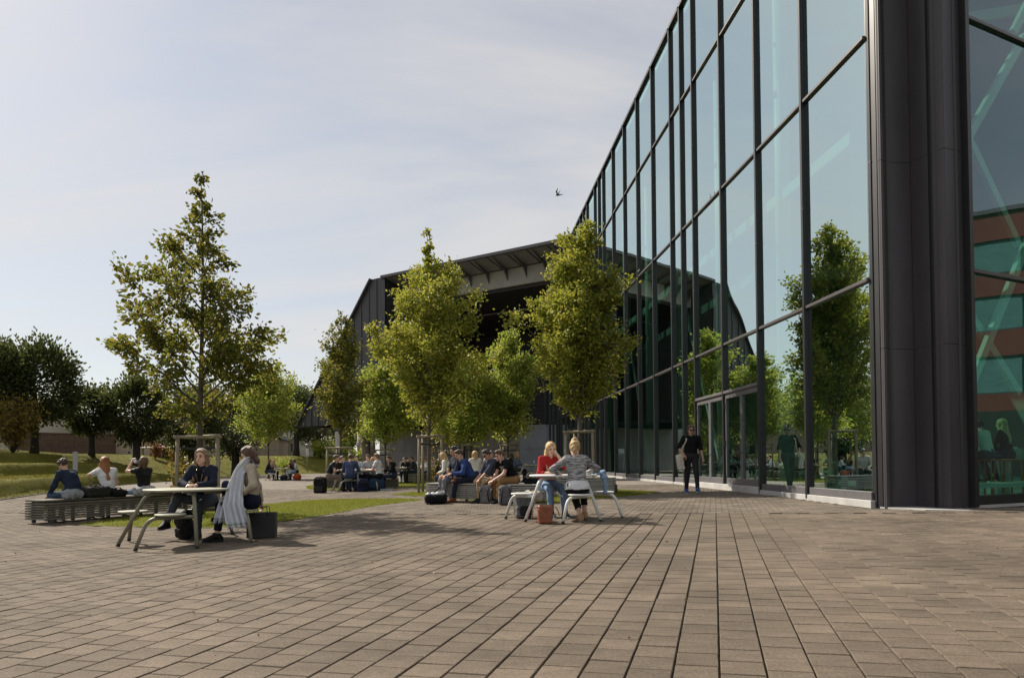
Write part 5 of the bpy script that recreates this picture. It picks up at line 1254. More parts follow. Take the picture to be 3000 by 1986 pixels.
# woman with the scarf
pS = (-3.72, 10.12); yS = face_to(pS, (-5.2, 9.75))
W_, sj = person('woman in a beige fleece with a large white and blue scarf and glasses', pS, yS, seat=.47, lean=4, twist=-8, head=(24, 14), hl=(-.18, .12, .66), hr=(.26, -.10, .50), erp=(.5, -.9, 0), fl=(-.04, .46, .08), fr=(.02, .36, .36), klp=(0, .5, .9), krp=(.0, .7, .9), top=(.40, .35, .27), bot=(.010, .013, .030), hair=(.085, .045, .028), style='bob', sex='f', H=1.70, h=.0075, detail=True, topname='fleece', shoe=(.012, .012, .014), sole=(.02, .02, .02), glasses=True, legcut=.93)
# scarf: a broad strip of cloth from behind the neck over both shoulders down to the knee
M_scarf = mat('scarf_wool', (.68, .70, .74), .95, .06, 10., bump=.4, bscale=120., spec=.1)
n_, l_ = M_scarf.node_tree.nodes, M_scarf.node_tree.links; b_ = n_['Principled BSDF']; src = b_.inputs['Base Color'].links[0].from_socket
at_ = n_.new('ShaderNodeAttribute'); at_.attribute_name = 'across'; wv = n_.new('ShaderNodeMath'); wv.operation = 'MULTIPLY'; wv.inputs[1].default_value = 21.; l_.new(at_.outputs['Fac'], wv.inputs[0]); sn = n_.new('ShaderNodeMath'); sn.operation = 'SINE'; l_.new(wv.outputs[0], sn.inputs[0])
cr = n_.new('ShaderNodeMapRange'); cr.inputs[1].default_value = .15; cr.inputs[2].default_value = .5; l_.new(sn.outputs[0], cr.inputs[0]); mx_ = n_.new('ShaderNodeMix'); mx_.data_type = 'RGBA'; l_.new(cr.outputs[0], mx_.inputs[0]); l_.new(src, mx_.inputs[6]); mx_.inputs[7].default_value = (.47, .52, .60, 1); l_.new(mx_.outputs[2], b_.inputs['Base Color'])
def cloth_strip(name, path, widths, wdirs, outs, parent, m, n=26, folds=4, amp=.028, fringe=True):
    path = [Vector(p) for p in path]; K = len(path); T = np.linspace(0, K - 1, 40); V = []; ac = []
    for t in T:
        i = min(K - 2, int(t)); f = t - i; f2 = f * f * (3 - 2 * f); p = path[i].lerp(path[i + 1], f); w = widths[i] * (1 - f2) + widths[i + 1] * f2; wd = Vector(wdirs[i]).lerp(Vector(wdirs[i + 1]), f2).normalized(); o = Vector(outs[i]).lerp(Vector(outs[i + 1]), f2).normalized()
        for j in range(n):
            u = j / (n - 1) - .5; a = amp * (math.sin(u * folds * 6.283 + t * .5) + .5 * math.sin(u * folds * 11 + 1 + t * .8)); V.append(p + wd * (u * w) + o * (a + .02 * (1 - (2 * u) ** 2))); ac.append(u)
    V = np.array([v[:] for v in V]); nT = len(T); i, j = np.meshgrid(np.arange(nT - 1), np.arange(n - 1), indexing='ij'); a = (i * n + j).ravel(); Fq = np.stack([a, a + 1, a + n + 1, a + n], 1)
    if fringe:
        fv = []; ff = []; fa = []
        for j in range(0, n):
            b = V[(nT - 1) * n + j]; d = Vector(V[(nT - 1) * n + j] - V[(nT - 2) * n + j]).normalized()
            for q in range(2):
                o = len(V) + len(fv); jit = Vector((random.gauss(0, .012), random.gauss(0, .012), -.02)); e = Vector(b) + d * random.uniform(.03, .055) + jit; s_ = Vector(wdirs[-1]).normalized() * .003
                fv += [Vector(b) - s_, Vector(b) + s_, e + s_ * .5, e - s_ * .5]; ff.append((o, o + 1, o + 2, o + 3)); fa += [ac[j]] * 4
        V = np.vstack([V, np.array([v[:] for v in fv])]); Fq = np.vstack([Fq, np.array(ff)]); ac = ac + fa
    me = np_mesh(name, V, Fq, [m], smooth=True); at2 = me.attributes.new('across', 'FLOAT', 'POINT'); at2.data.foreach_set('value', np.array(ac, np.float32))
    o = link(name, me, parent); md = o.modifiers.new('thickness', 'SOLIDIFY'); md.thickness = .006; return o
xa, fw, nb_ = sj['xa'], sj['fw'], sj['nb']; SLp = sj['SL']; P_ = sj['P']; up = Vector((0, 0, 1))
cloth_strip('scarf', [nb_ - fw * .085 + up * .02 + xa * .06, nb_ + up * .055 - xa * .085 + fw * .01, sj['ch'] + fw * .15 - xa * .13 + up * .05, sj['wa'] + fw * .22 - xa * .15, P_ + fw * .26 - xa * .22 - up * .02, P_ + fw * .20 - xa * .27 - up * .30],
            [.14, .15, .20, .25, .27, .28], [up + fw * .2, up * .8 - xa * .3 + fw * .6, fw * .7 + xa * .6 + up * .1, fw * .8 + xa * .5, fw * .9 + xa * .3, fw * 1.0 + xa * .1], [-fw, -xa * .6 + up * .5, -xa * .6 + fw * .6, -xa * .7 + fw * .4, -xa + up * .2, -xa], W_, M_scarf)
cloth_strip('scarf_end', [nb_ + up * .05 + fw * .02 + xa * .04, sj['ch'] + fw * .15 + xa * .02 + up * .06, sj['wa'] + fw * .18 - xa * .02, P_ + fw * .30 - xa * .08 + up * .06, P_ + fw * .36 - xa * .16 - up * .20],
            [.12, .20, .24, .26, .28], [xa + fw * .1, xa + fw * .2, xa + fw * .3, fw * .9 + xa * .3, fw + xa * .1], [up, fw, fw, -xa + up * .6, -xa], W_, M_scarf)
# three people on the long bench, seen from behind
bx_ = Vector((-9.28, 13.75, 0)); by_ = Vector((-7.85, 16.85, 0)); bd = (by_ - bx_).normalized(); bn = Vector((-bd.y, bd.x, 0))
def onb(f, off): q = bx_ + (by_ - bx_) * f + bn * off; return (q.x, q.y, (gz(bx_.x, bx_.y) + gz(by_.x, by_.y)) / 2)
yb = math.atan2(bn.y, bn.x) - math.pi / 2
person('man in a dark blue sweater bent forward on the left end of the long bench', onb(.24, .02), yb + .25, seat=.46, lean=30, head=(38, -12), hl=(-.16, .48, .52), hr=(.14, .48, .52), top=(.022, .032, .060), bot=(.045, .075, .13), hair=(.05, .03, .02), style='curly', skin=0, h=.0095, detail=True, topname='sweater', shoe=(.02, .02, .022), sole=(.5, .5, .5), fl=(-.14, .40, .08), fr=(.12, .44, .08))
person('woman with long copper hair in a white ringer shirt on the long bench', onb(.45, .02), yb - .1, seat=.46, lean=13, twist=14, head=(10, 38), hl=(-.10, .22, 1.06), hr=(.22, .32, .62), elp=(-.5, .5, -.8), top=(.70, .71, .74), bot=(.012, .012, .015), hair=(.30, .12, .045), style='long', sex='f', sleeve=.26, H=1.70, h=.0095, detail=True, topname='shirt', fl=(-.1, .45, .08), fr=(.1, .42, .08), hem=.03)
wbt, wbj = person('woman with brown hair in a black shirt drinking from a water bottle', onb(.70, .02), yb + .1, seat=.46, lean=2, twist=4, head=(-12, 2), hl=(-.05, .30, 1.19), hr=(.20, .36, .60), elp=(-.6, .4, -1.0), top=(.012, .012, .014), bot=(.16, .22, .32), hair=(.12, .07, .04), style='bob', sex='f', sleeve=.26, H=1.68, h=.0095, detail=True, glasses=True, fl=(-.1, .48, .08), fr=(.1, .46, .08))
# four young men on the pale bench
m0 = Vector((-2.05, 18.3, 0)); m1 = Vector((.72, 16.6, 0)); md_ = (m1 - m0).normalized(); mn = Vector((md_.y, -md_.x, 0)); mz = (gz(m0.x, m0.y) + gz(m1.x, m1.y)) / 2
def onm(f, off): q = m0 + (m1 - m0) * f + mn * off; return (q.x, q.y, mz)
ym = math.atan2(mn.y, mn.x) - math.pi / 2
person('man with curly black hair and grey trousers at the far end of the pale bench', onm(.25, -.05), ym - .55, seat=.46, lean=12, head=(14, 0), hl=(-.12, .40, .66), hr=(.10, .42, .66), top=(.03, .035, .06), bot=(.17, .175, .19), hair=BK, style='curly', skin=1, H=1.86, h=.0095, detail=True, fl=(-.14, .52, .08), fr=(.06, .50, .08), shoe=(.03, .02, .02))
blu = person('man in a blue shirt and navy trousers with brown shoes holding a sandwich', onm(.37, .0), ym - .62, seat=.46, lean=30, head=(30, 0), hl=(-.10, .52, .70), hr=(.10, .50, .70), top=(.035, .065, .20), bot=(.020, .024, .042), hair=(.055, .028, .018), style='short', H=1.82, h=.0095, detail=True, shoe=(.20, .065, .03), sole=(.05, .03, .02), fl=(-.08, .50, .08), fr=(-.12, .46, .56), krp=(.9, .4, .4), toe=(None, (-.75, .5, .1)))
person('man in a dark grey shirt and khaki trousers with sunglasses, smoking', onm(.60, -.04), ym - .48, seat=.46, lean=28, head=(32, 0), hl=(-.08, .54, .56), hr=(.12, .50, .58), top=(.05, .06, .095), bot=(.38, .27, .165), hair=(.028, .018, .014), style='short', skin=1, H=1.78, h=.0095, detail=True, glasses='sun', sleeve=.62, shoe=(.014, .014, .016), sole=(.06, .06, .06), fl=(-.1, .50, .08), fr=(.1, .46, .08))
blk = person('man in a black printed shirt and tan trousers looking at his phone', onm(.75, .0), ym - .52, seat=.46, lean=36, head=(28, 0), hl=(-.08, .56, .56), hr=(.10, .54, .54), top=(.010, .010, .012), bot=(.28, .165, .075), hair=(.085, .045, .025), style='short', H=1.84, h=.0095, detail=True, sleeve=.30, shoe=(.016, .015, .015), sole=(.45, .45, .43), fl=(-.15, .50, .08), fr=(.13, .44, .08), topname='printed_shirt')
# the two blonde women at the white table
pA = (.64, 12.88); person('woman with very long blonde hair in a red top resting her cheek on her hand', pA, face_to(pA, (1.25, 11.4)), seat=.47, lean=14, twist=0, head=(12, 4), hl=(-.085, .25, 1.10), hr=(.10, .40, .79), elp=(-.4, .6, -.9), top=(.32, .022, .022), bot=(.20, .30, .46), hair=BL, style='long', sex='f', H=1.74, h=.0075, detail=True, topname='top', sleeve=.72, shoe=(.03, .035, .05), sole=(.5, .5, .5), fl=(-.1, .50, .08), fr=(.14, .44, .08))
M_marl = mat('marled_knit', (.02, .022, .035), .95, col2=(.50, .50, .50), scale=22., bump=.4, bscale=90., stretch=(.45, .45, 2.4), detail=3., spec=.1)
pB = (1.06, 11.53); wB, jB = person('woman with a blonde bun in a black and white marled cardigan, seen from behind', pB, face_to(pB, (.92, 12.6)), seat=.47, lean=16, head=(18, 10), hl=(-.24, .42, .79), hr=(.26, .40, .79), elp=(-1, -.3, -.3), erp=(1, -.3, -.3), topmat=M_marl, bot=(.010, .009, .010), hair=(.42, .28, .13), style='bun', sex='f', H=1.74, h=.0075, detail=True, topname='cardigan', sleeve=1.0, shoe=(.36, .22, .13), sole=(.25, .16, .1), fl=(.08, .12, .08), fr=(.2, .34, .10), legcut=.84, hem=.02)
S = Sdf(); hh_ = Vector((.08, 0, 0)); S.cap(jB['P'] - hh_, jB['P'] + hh_, .129, lab=0, flat=(0, 1, 0), fk=1.02, cuts=[((jB['P'] - jB['dirv'](.5) * .035)[:], (-jB['dirv'](.5))[:]), ((jB['P'] + jB['dirv'](.5) * .10)[:], jB['dirv'](.5)[:])]); S.cap(jB['P'], jB['P'] + jB['dirv'](.5) * .1, .123, lab=0, cuts=[((jB['P'] + jB['dirv'](.5) * .09)[:], jB['dirv'](.5)[:]), ((jB['P'] - jB['dirv'](.5) * .035)[:], (-jB['dirv'](.5))[:])], k=.05)
r = S.mesh(.011, .003, 5); link('white_shirt', np_mesh('white_shirt', r[0], r[1], [cloth((.60, .61, .64))], r[2], True), wB)
# the man walking out
pW = gpt(2026, 1443); wk, wj = person('walking man with sunglasses in black clothes carrying a cream tote bag', pW, math.pi - .05, stand=True, lean=2, head=(4, -4), hl=(-.30, .10, .88), hr=(.22, .16, 1.02), erp=(1, -.5, -.2), elp=(-.4, -1, 0), top=(.010, .010, .012), bot=(.028, .027, .030), hair=(.06, .032, .02), style='curly', H=1.83, h=.0095, detail=True, glasses='sun', sleeve=.55, shoe=(.035, .06, .22), sole=(.5, .5, .5), fl=(-.11, .26, .09), fr=(.12, -.10, .09), topname='shirt', klp=(0, 1, .2), krp=(0, 1, .2), skin=1)

# ------------------------------------------------------------------ people at the tables farther off
def at_table(key, k, label, dr=0., **kw):
    c = {'G': TG, 'B': T_b, 'C': T_c, 'D': T_d, 'F': T_f, 'E': T_e}[key]; p = TABLE_SEATS[key][k]; v = Vector((p.x - c[0], p.y - c[1], 0)); p2 = Vector((c[0], c[1], 0)) + v * (1 + dr)
    z = c[2] if len(c) > 2 else gz(c[0], c[1]); a = dict(seat=.46, lean=18, head=(12, 0), hl=(-.14, .42, .78), hr=(.14, .42, .78), h=.017); a.update(kw)
    return person(label, (p2.x, p2.y, z), face_to((p2.x, p2.y), c), group='people around the round tables', **a)
def by_table(key, ang, dist, label, **kw):
    c = {'G': TG, 'B': T_b, 'C': T_c, 'D': T_d, 'F': T_f, 'E': T_e}[key]; p = (c[0] + math.cos(rad(ang)) * dist, c[1] + math.sin(rad(ang)) * dist, c[2] if len(c) > 2 else gz(c[0], c[1]))
    a = dict(seat=.46, lean=18, head=(12, 0), hl=(-.14, .42, .78), hr=(.14, .42, .78), h=.017); a.update(kw); return person(label, p, face_to(p, c), group='people around the round tables', **a)
WH, NV, GY = (.68, .70, .74), (.02, .03, .055), (.06, .065, .07)
by_table('G', 195, .98, 'man with reddish brown hair in a black shirt bent over the crowded table', top=(.014, .014, .016), bot=(.20, .175, .14), hair=BR, sleeve=.28, lean=26, h=.013, H=1.86)
by_table('G', 268, .82, 'man in a blue hooded sweater with his back to the camera at the crowded table', top=(.055, .075, .15), bot=(.03, .045, .085), hair=BR, lean=14, h=.013, H=1.84)
by_table('G', -8, .95, 'man in a white shirt on the right side of the crowded table', top=WH, bot=(.012, .012, .016), hair=(.20, .10, .045), sleeve=.28, lean=12, h=.013, H=1.86)
by_table('G', 145, .95, 'dark haired man resting his chin on his hand at the crowded table', top=(.012, .012, .014), hair=BK, lean=20, hl=(-.05, .20, 1.08), h=.014)
by_table('G', 62, .88, 'man in a striped shirt facing the camera at the crowded table', top=(.30, .31, .34), hair=BR, lean=14, h=.014, H=1.82)
by_table('G', 100, 1.05, 'man in a pale shirt half hidden behind the blue hooded man', top=(.45, .50, .55), hair=DB_, lean=14, h=.014)
by_table('G', 30, 1.5, 'person in a black jacket behind the man in the white shirt', top=(.015, .015, .017), hair=DB_, h=.015)
by_table('B', -5, .95, 'man in a dark grey hooded sweater seen from the side at the second table', top=(.05, .055, .06), bot=(.02, .03, .055), hair=(.11, .065, .035), lean=20, h=.014, H=1.84)
by_table('B', 125, .9, 'smiling man in a black shirt and shorts facing the camera at the second table', top=(.016, .016, .018), bot=(.03, .04, .07), hair=(.16, .09, .045), legcut=.55, sleeve=.28, h=.015)
by_table('B', 72, 1.05, 'dark haired man right behind the smiling man in black', top=(.03, .03, .035), hair=BK, h=.016)
by_table('B', 175, 1.45, 'woman with straight blonde hair in a grey top seen from behind', top=(.34, .33, .31), hair=BL, style='long', sex='f', h=.015)
by_table('B', 150, 2.1, 'red haired woman with sunglasses at the edge of the crowd', top=(.25, .2, .18), hair=GI, style='bob', sex='f', h=.016)
by_table('B', 45, 1.9, 'person in a white shirt behind the man in dark grey', top=WH, hair=BR, h=.016)
by_table('C', 200, .92, 'dark haired man in a white shirt with his back turned at the far table', top=WH, bot=(.1, .1, .11), hair=BK, h=.016, H=1.8)
by_table('C', -15, .92, 'man in a white shirt facing left at the far table', top=WH, hair=DB_, sleeve=.3, h=.016, H=1.82)
by_table('C', 95, .95, 'man in a grey shirt bent low over the far table', top=(.35, .37, .4), hair=BR, lean=30, h=.018)
by_table('C', 140, 1.5, 'person with brown hair in a grey jacket behind the far table', top=(.2, .21, .22), hair=BR, h=.018)
by_table('C', 60, 1.7, 'person in a black shirt behind the men in white', top=(.02, .02, .022), hair=DB_, h=.018)
by_table('C', 118, 2.4, 'person in a pale blue shirt at the back of the crowd', top=(.4, .46, .55), hair=GI, h=.018)
by_table('D', 190, .95, 'man in a dark suit jacket at the farthest table', top=(.012, .013, .02), hair=BK, lean=6, h=.019, H=1.84)
by_table('D', -10, .95, 'woman with black hair and white blouse at the farthest table', top=WH, hair=BK, style='long', sex='f', skin=2, h=.019)
by_table('D', 80, .95, 'person in dark clothes facing the camera at the farthest table', top=(.03, .03, .035), hair=DB_, skin=1, h=.019)
by_table('F', 205, .92, 'brown haired woman in black with her back turned at the far left table', top=(.016, .014, .014), hair=(.15, .08, .045), style='long', sex='f', h=.017)
by_table('F', 150, .95, 'blonde woman in a beige coat behind the far left table', top=(.36, .32, .26), hair=BL, style='long', sex='f', h=.018)
by_table('F', -25, .92, 'woman with long brown hair in a black camisole and jeans at the far left table', top=(.014, .014, .016), bot=(.26, .33, .42), hair=(.17, .09, .05), style='long', sex='f', sleeve=0., h=.017)
by_table('F', 35, .95, 'person in white half hidden behind the woman in the camisole', top=(.6, .6, .6), hair=BR, style='long', sex='f', h=.018)
by_table('E', 165, .92, 'smiling woman with light brown hair in a denim jacket', top=(.07, .10, .16), bot=(.02, .02, .022), hair=(.26, .14, .06), style='long', sex='f', lean=8, head=(-2, 10), h=.014)
q = gp(1503, 33.); person('woman with dark curly hair in black seen from behind by the stakes', q, rad(50), seat=.46, lean=6, top=(.012, .012, .013), hair=DB_, style='long', sex='f', skin=1, h=.016)
q = gp(1490, 34.2); person('person in white with hair tied up beside the woman in black', q, rad(-60), seat=.46, lean=8, top=WH, hair=BR, style='bun', sex='f', h=.017)
q = gp(1322, 21.6); person('blonde woman in a white knit bending forward behind the man with grey trousers', q, rad(80), seat=.46, lean=26, head=(24, 0), top=(.66, .64, .57), hair=BL, style='long', sex='f', h=.013, bot=(.05, .06, .09))
q = gp(1394, 23.5); person('blonde person in pale clothes behind the blue shirted man', q, rad(20), seat=.46, lean=10, top=(.62, .60, .55), hair=BL, style='bob', sex='f', h=.014)
q = gp(1436, 24.); person('man in a cap behind the two men with khaki trousers', q, rad(200), seat=.46, lean=10, top=(.5, .5, .5), hair=(.06, .06, .07), style='cap', h=.015)
for nm, a_, b_2, lab in (('slatted_bench', (-.75, 24.2, 0), (-1.6, 22.2, 0), 'slatted bench hidden behind the men in the middle'), ):
    bench(a_, b_2, .6, lab, M_slat2)

# ------------------------------------------------------------------ inside the glass front
q = pbv(2.95, -1.4); person('man in a pale shirt on an orange bar stool behind the right glass', (q.x, q.y, ZB + .05), math.atan2(-NBo.y, -NBo.x) - math.pi / 2, seat=.80, lean=16, top=(.55, .62, .58), bot=(.05, .06, .08), hair=DB_, sleeve=.3, h=.012, fl=(-.12, .30, .40), fr=(.12, .30, .40))
q2 = pbv(3.7, -1.42); person('long haired blonde woman in black on an orange bar stool inside', (q2.x, q2.y, ZB + .05), math.atan2(-NBo.y, -NBo.x) - math.pi / 2, seat=.80, lean=10, top=(.014, .014, .016), hair=(.46, .36, .16), style='long', sex='f', h=.012, fl=(-.12, .30, .40), fr=(.12, .30, .40))
M_or = mat('orange_frame', (.50, .12, .02), .5, .06)
for qq, lab in ((q, 'orange bar stool under the man in the pale shirt'), (q2, 'orange bar stool under the blonde woman inside')):
    t = thing('bar_stool', lab, 'stool', (qq.x, qq.y, ZB + .05), math.atan2(DB.y, DB.x), 'orange bar stools behind the glass')
    MB().box((0, 0, .785), (.40, .38, .03), bev=.008).build('seat', M_or, t)
    for x in (-.17, .17):
        for y in (-.16, .16): MB().beam((x, y, .77), (x * 1.2, y * 1.2, 0), .03, .03).build('leg', M_or, t)
    for y in (-.18, .18): MB().beam((-.19, y, .3), (.19, y, .3), .025, .025).build('footrest', M_or, t)
q = pbv(3.4, -2.05); t = thing('bar_table', 'high white bar table before the two people on stools', 'table', (q.x, q.y, ZB + .05), math.atan2(DB.y, DB.x)); MB().box((0, 0, 1.05), (2.6, .6, .04), bev=.01).build('table_top', M_topw, t)
for x in (-1.1, 1.1): MB().box((x, 0, .52), (.08, .5, 1.03)).build('leg', M_stl, t)
q = pa(3.4, -1.3); person('man standing inside behind the glass next to the door', (q.x, q.y, ZB + .05), rad(20), stand=True, lean=4, head=(14, 0), top=(.35, .42, .40), bot=(.02, .025, .025), hair=DB_, h=.014, fl=(-.1, .05, .08), fr=(.1, -.05, .08), hr=(.1, .32, 1.1), hl=(-.1, .3, 1.05))
IN_T = [(4.2, -2.6, 0.2), (6.2, -3.4, .5), (11.5, -3.6, 1.), (17., -3.8, 0.)]
for k, (s_, o_, r_) in enumerate(IN_T):
    q = pa(s_, o_); t = thing('canteen_table', 'white canteen table inside the glass, %s' % ['nearest to the corner', 'behind the doors', 'left of the doors', 'far left of the doors'][k], 'table', (q.x, q.y, ZB + .05), r_, 'canteen tables inside')
    MB().box((0, 0, .73), (1.6, .75, .035), bev=.008).build('table_top', M_topw, t)
    for x in (-.7, .7):
        for y in (-.3, .3): MB().tube([(x, y, .72), (x, y, 0)], .02, 6).build('leg', M_stl, t)
    for e, (dx, dy) in enumerate(((-.4, -.75), (.45, .75))):
        v = Matrix.Rotation(r_, 3, 'Z') @ Vector((dx, dy, 0)); pp = (q.x + v.x, q.y + v.y, ZB + .05); pos_ = ['nearest the corner', 'behind the doors', 'left of the doors', 'far left of the doors'][k]
        person('%s at the canteen table %s' % (('dark haired man in pale shirt inside', 'person in dark jumper inside')[e], pos_), pp, face_to(pp, (q.x, q.y)), seat=.45, lean=12, top=((.55, .6, .58), (.04, .05, .06))[e], hair=(DB_, BR)[e], h=.018, hl=(-.14, .42, .78), hr=(.14, .42, .78), group='people at the canteen tables')
        t2 = thing('canteen_chair', 'white chair under the %s inside, %s' % (('pale shirted man', 'dark jumper')[e], pos_), 'chair', pp, face_to(pp, (q.x, q.y)), 'canteen chairs inside')
        MB().box((0, 0, .435), (.42, .42, .025), bev=.008).build('seat', M_ch, t2); MB().box((0, -.22, .68), (.40, .025, .32), bev=.008).build('backrest', M_ch, t2)
        for x in (-.18, .18):
            for y in (-.18, .18): MB().tube([(x, y, .43), (x * 1.1, y * 1.1, 0)], .012, 5).build('leg', M_ch, t2)
q = pa(2.5, -1.0); t = thing('planter', 'tall blue planter with a leafy plant just inside the glass', 'planter', (q.x, q.y, ZB + .05)); MB().box((0, 0, .4), (.5, .5, .8), bev=.02).build('pot', mat('planter_blue', (.05, .12, .16), .5), t)
P2 = RNG.normal(0, 1, (260, 3)) * np.array([.22, .22, .42]) + np.array([0, 0, 1.45]); link('foliage', leaf_mesh(P2, RNG.normal(0, 1, (260, 3)), .16, M_lf_d), t); MB().tube([(0, 0, .75), (.03, 0, 1.4)], [.03, .015], 6).build('stem', M_bark, t)

# ================================================================== BAGS AND SMALL THINGS
def bag(name, label, loc, rz, parts, h=.012, wr=.006, cat='bag', wl=.12, group=None, lift=0.):
    """parts: list of (part name, material, fn(Sdf)) in bag space, z=0 on the ground"""
    t = thing(name, label, cat, loc, rz, group)
    for nm, m, fn in parts:
        if isinstance(fn, MB): fn.build(nm, m, t); continue
        S = Sdf(); fn(S); r = S.mesh(h, wr, sum(map(ord, label)) % 997, wl); link(nm, np_mesh(nm, r[0], r[1], [m], None, True), t)
    return t
I3 = np.eye(3)
def backpack(label, loc, rz, c1, c2, tilt=0., w=.30, d=.17, hh=.44, strap=(.02, .02, .02)):
    R_ = np.array(Matrix.Rotation(tilt, 3, 'X')); Rm = Matrix.Rotation(tilt, 3, 'X')
    def L(x, y, z): return (Rm @ Vector((x, y, z)))[:]
    st = MB()
    for sx in (-.08, .08): st.tube([Vector(L(sx, -d / 2, hh * .88)), Vector(L(sx * 1.3, -d / 2 - .07, hh * .6)), Vector(L(sx * 1.4, -d / 2 - .05, hh * .2)), Vector(L(sx * 1.4, -d / 2 + .02, .05))], .014, 6)
    st.tube([Vector(L(-.04, -d * .2, hh * .98)), Vector(L(0, -d * .2, hh * 1.09)), Vector(L(.04, -d * .2, hh * .98))], .009, 5)
    zip_ = MB(); zip_.tube([Vector(L(w * .5 * math.cos(a), d / 2 + .012, hh * .62 + hh * .30 * math.sin(a))) for a in np.linspace(0, math.pi, 9)], .005, 4)
    return bag('backpack', label, loc, rz, [('bag_body', cloth(c1), lambda S: S.rbox(L(0, 0, hh * .48), R_, (w / 2 - .06, d / 2 - .05, hh / 2 - .07), .06).cap(L(-w * .2, 0, hh * .86), L(w * .2, 0, hh * .86), d * .40, k=.06)),
        ('front_pocket', cloth(c2), lambda S: S.rbox(L(0, d / 2 + .005, hh * .27), R_, (w / 2 - .08, .015, hh * .17 - .03), .035)), ('straps', cloth(strap), st), ('zip', cloth((.10, .10, .10)), zip_)], cat='backpack', group='bags on the ground')
def soft(label, loc, rz, size, c1, name='bag', strap=None, seed=0, wr=.012, cat='bag', h=.013):
    x, y, z = size; st = MB(); st.tube([(-x * .3, 0, z * .9), (-x * .15, 0, z * 1.25), (x * .15, 0.02, z * 1.22), (x * .3, 0, z * .88)], .011, 6)
    return bag(name, label, loc, rz, [('bag_body', cloth(c1), lambda S: S.rbox((0, 0, z * .45), I3, (x / 2 - z * .3, y / 2 - z * .25, z * .12), z * .34).cap((-x * .22, .02, z * .62), (x * .18, -.02, z * .66), z * .30, k=.08)), ('strap', cloth(strap or (.02, .02, .02)), st)], wr=wr, h=h, cat=cat, group='bags on the ground' if name != 'jacket_bundle' else None)
zB = (gz(bx_.x, bx_.y) + gz(by_.x, by_.y)) / 2 + .46
def bl(f, off): q = bx_ + (by_ - bx_) * f + bn * off; return (q.x, q.y, zB)
rb_ = math.atan2(bd.y, bd.x)
soft('crumpled light grey bag beside the man in the dark blue sweater', bl(.175, -.22), rb_, (.32, .22, .18), (.24, .26, .28))
soft('big dark checked travel bag on the middle of the long bench', bl(.33, -.17), rb_, (.50, .30, .25), (.030, .030, .030))
soft('small black handbag behind the woman in white', bl(.46, -.27), rb_, (.28, .18, .15), (.012, .012, .013))
soft('grey jacket bundled up next to the drinking woman', bl(.64, -.24), rb_, (.40, .26, .20), (.36, .37, .38), 'jacket_bundle', wr=.02, cat='jacket')
backpack('black backpack leaning under the olive table', (-4.83, 10.55, gz(-4.83, 10.55)), rad(140), (.012, .012, .014), (.02, .02, .022), tilt=-.25)
p = (-3.66, 10.35); t = thing('shopping_bag', 'stiff black shopping bag behind the legs of the woman with the scarf', 'bag', (p[0], p[1], gz(*p)), .15)
M_sb = mat('black_leatherette', (.012, .012, .013), .5, .1)
for nm, c, sz in (('front_panel', (0, -.085, .19), (.40, .012, .36)), ('back_panel', (0, .085, .19), (.40, .012, .36)), ('side_panel', (-.194, 0, .19), (.012, .158, .36)), ('side_panel', (.194, 0, .19), (.012, .158, .36)), ('bottom_panel', (0, 0, .012), (.376, .158, .012))): MB().box(c, sz, bev=.003).build(nm, M_sb, t)
for y in (-.092, .092): MB().tube([(-.10, y, .32), (-.08, y * 1.2, .45), (.08, y * 1.2, .45), (.10, y, .32)], .007, 5).build('handle', M_sb, t)
# under and on the pale bench
backpack('grey and pink backpack between the legs of the man in sunglasses', gpt(1424, 1474), rad(-20), (.16, .155, .165), (.30, .24, .235))
backpack('grey backpack beside the legs of the man in the black printed shirt', gpt(1480, 1479), rad(10), (.12, .12, .13), (.045, .045, .05))
q = m0 + (m1 - m0) * .93; soft('black bag on the right end of the pale bench', (q.x, q.y, mz + .46), rad(-30), (.50, .30, .20), (.010, .010, .011))
q = gpt(1277, 1476)
bag('sports_bag', 'black bag with a white jacket thrown over it in front of the pale bench', q, .2, [('bag_body', cloth((.010, .010, .012)), lambda S: S.rbox((0, 0, .13), I3, (.17, .07, .02), .10)), ('jacket', cloth((.55, .56, .58)), lambda S: S.rbox((-.06, .02, .20), I3, (.12, .06, .01), .06).cap((-.2, -.05, .12), (-.05, -.02, .22), .06).cap((.05, 0, .24), (.17, .02, .26), .06)), ('umbrella_handle', cloth((.02, .02, .02)), MB().tube([(-.02, .05, .28), (.09, .06, .40)], .022, 8))], wr=.014, group='bags on the ground')
def bottle(label, loc, c, cap=(.6, .05, .05), hh=.22, r=.033, lie=None, name='bottle'):
    t = thing(name, label, 'bottle', loc); m = glass_mat('plastic_%s' % label[:14], tint=c, base=.12)
    MB().lathe([(r * .9, 0), (r, .01), (r, hh * .35), (r * .9, hh * .4), (r, hh * .45), (r, hh * .66), (r * .45, hh * .88), (r * .42, hh * .94)], 14).build('bottle_body', m, t); MB().lathe([(r * .46, hh * .93), (r * .46, hh)], 12).build('cap', mat('cap_%.2f' % cap[0], cap, .4), t)
    MB().lathe([(r * 1.01, hh * .46), (r * 1.01, hh * .62)], 14, cap=False).build('label_band', mat('label_%.2f' % cap[1], (.7, .72, .75), .6), t)
    if lie is not None: t.rotation_euler = lie
    return t
q = gpt(1312, 1473); bottle('clear bottle with a red cap beside the black and white bag', q, (.8, .8, .82), (.6, .03, .03), .26)
hq = wbj['M'] @ wbj['WL']; fq = wbj['M'] @ wbj['hd'](0, .10, -.05); dv_ = (hq + Vector((0, 0, .05)) - fq).normalized(); fq = fq + dv_ * .01
b_ = bottle('clear water bottle held to the lips of the drinking woman', fq + dv_ * .235, (.86, .9, .94), (.75, .76, .8), .24, .036); b_.rotation_euler = (-dv_).to_track_quat('Z', 'Y').to_euler()
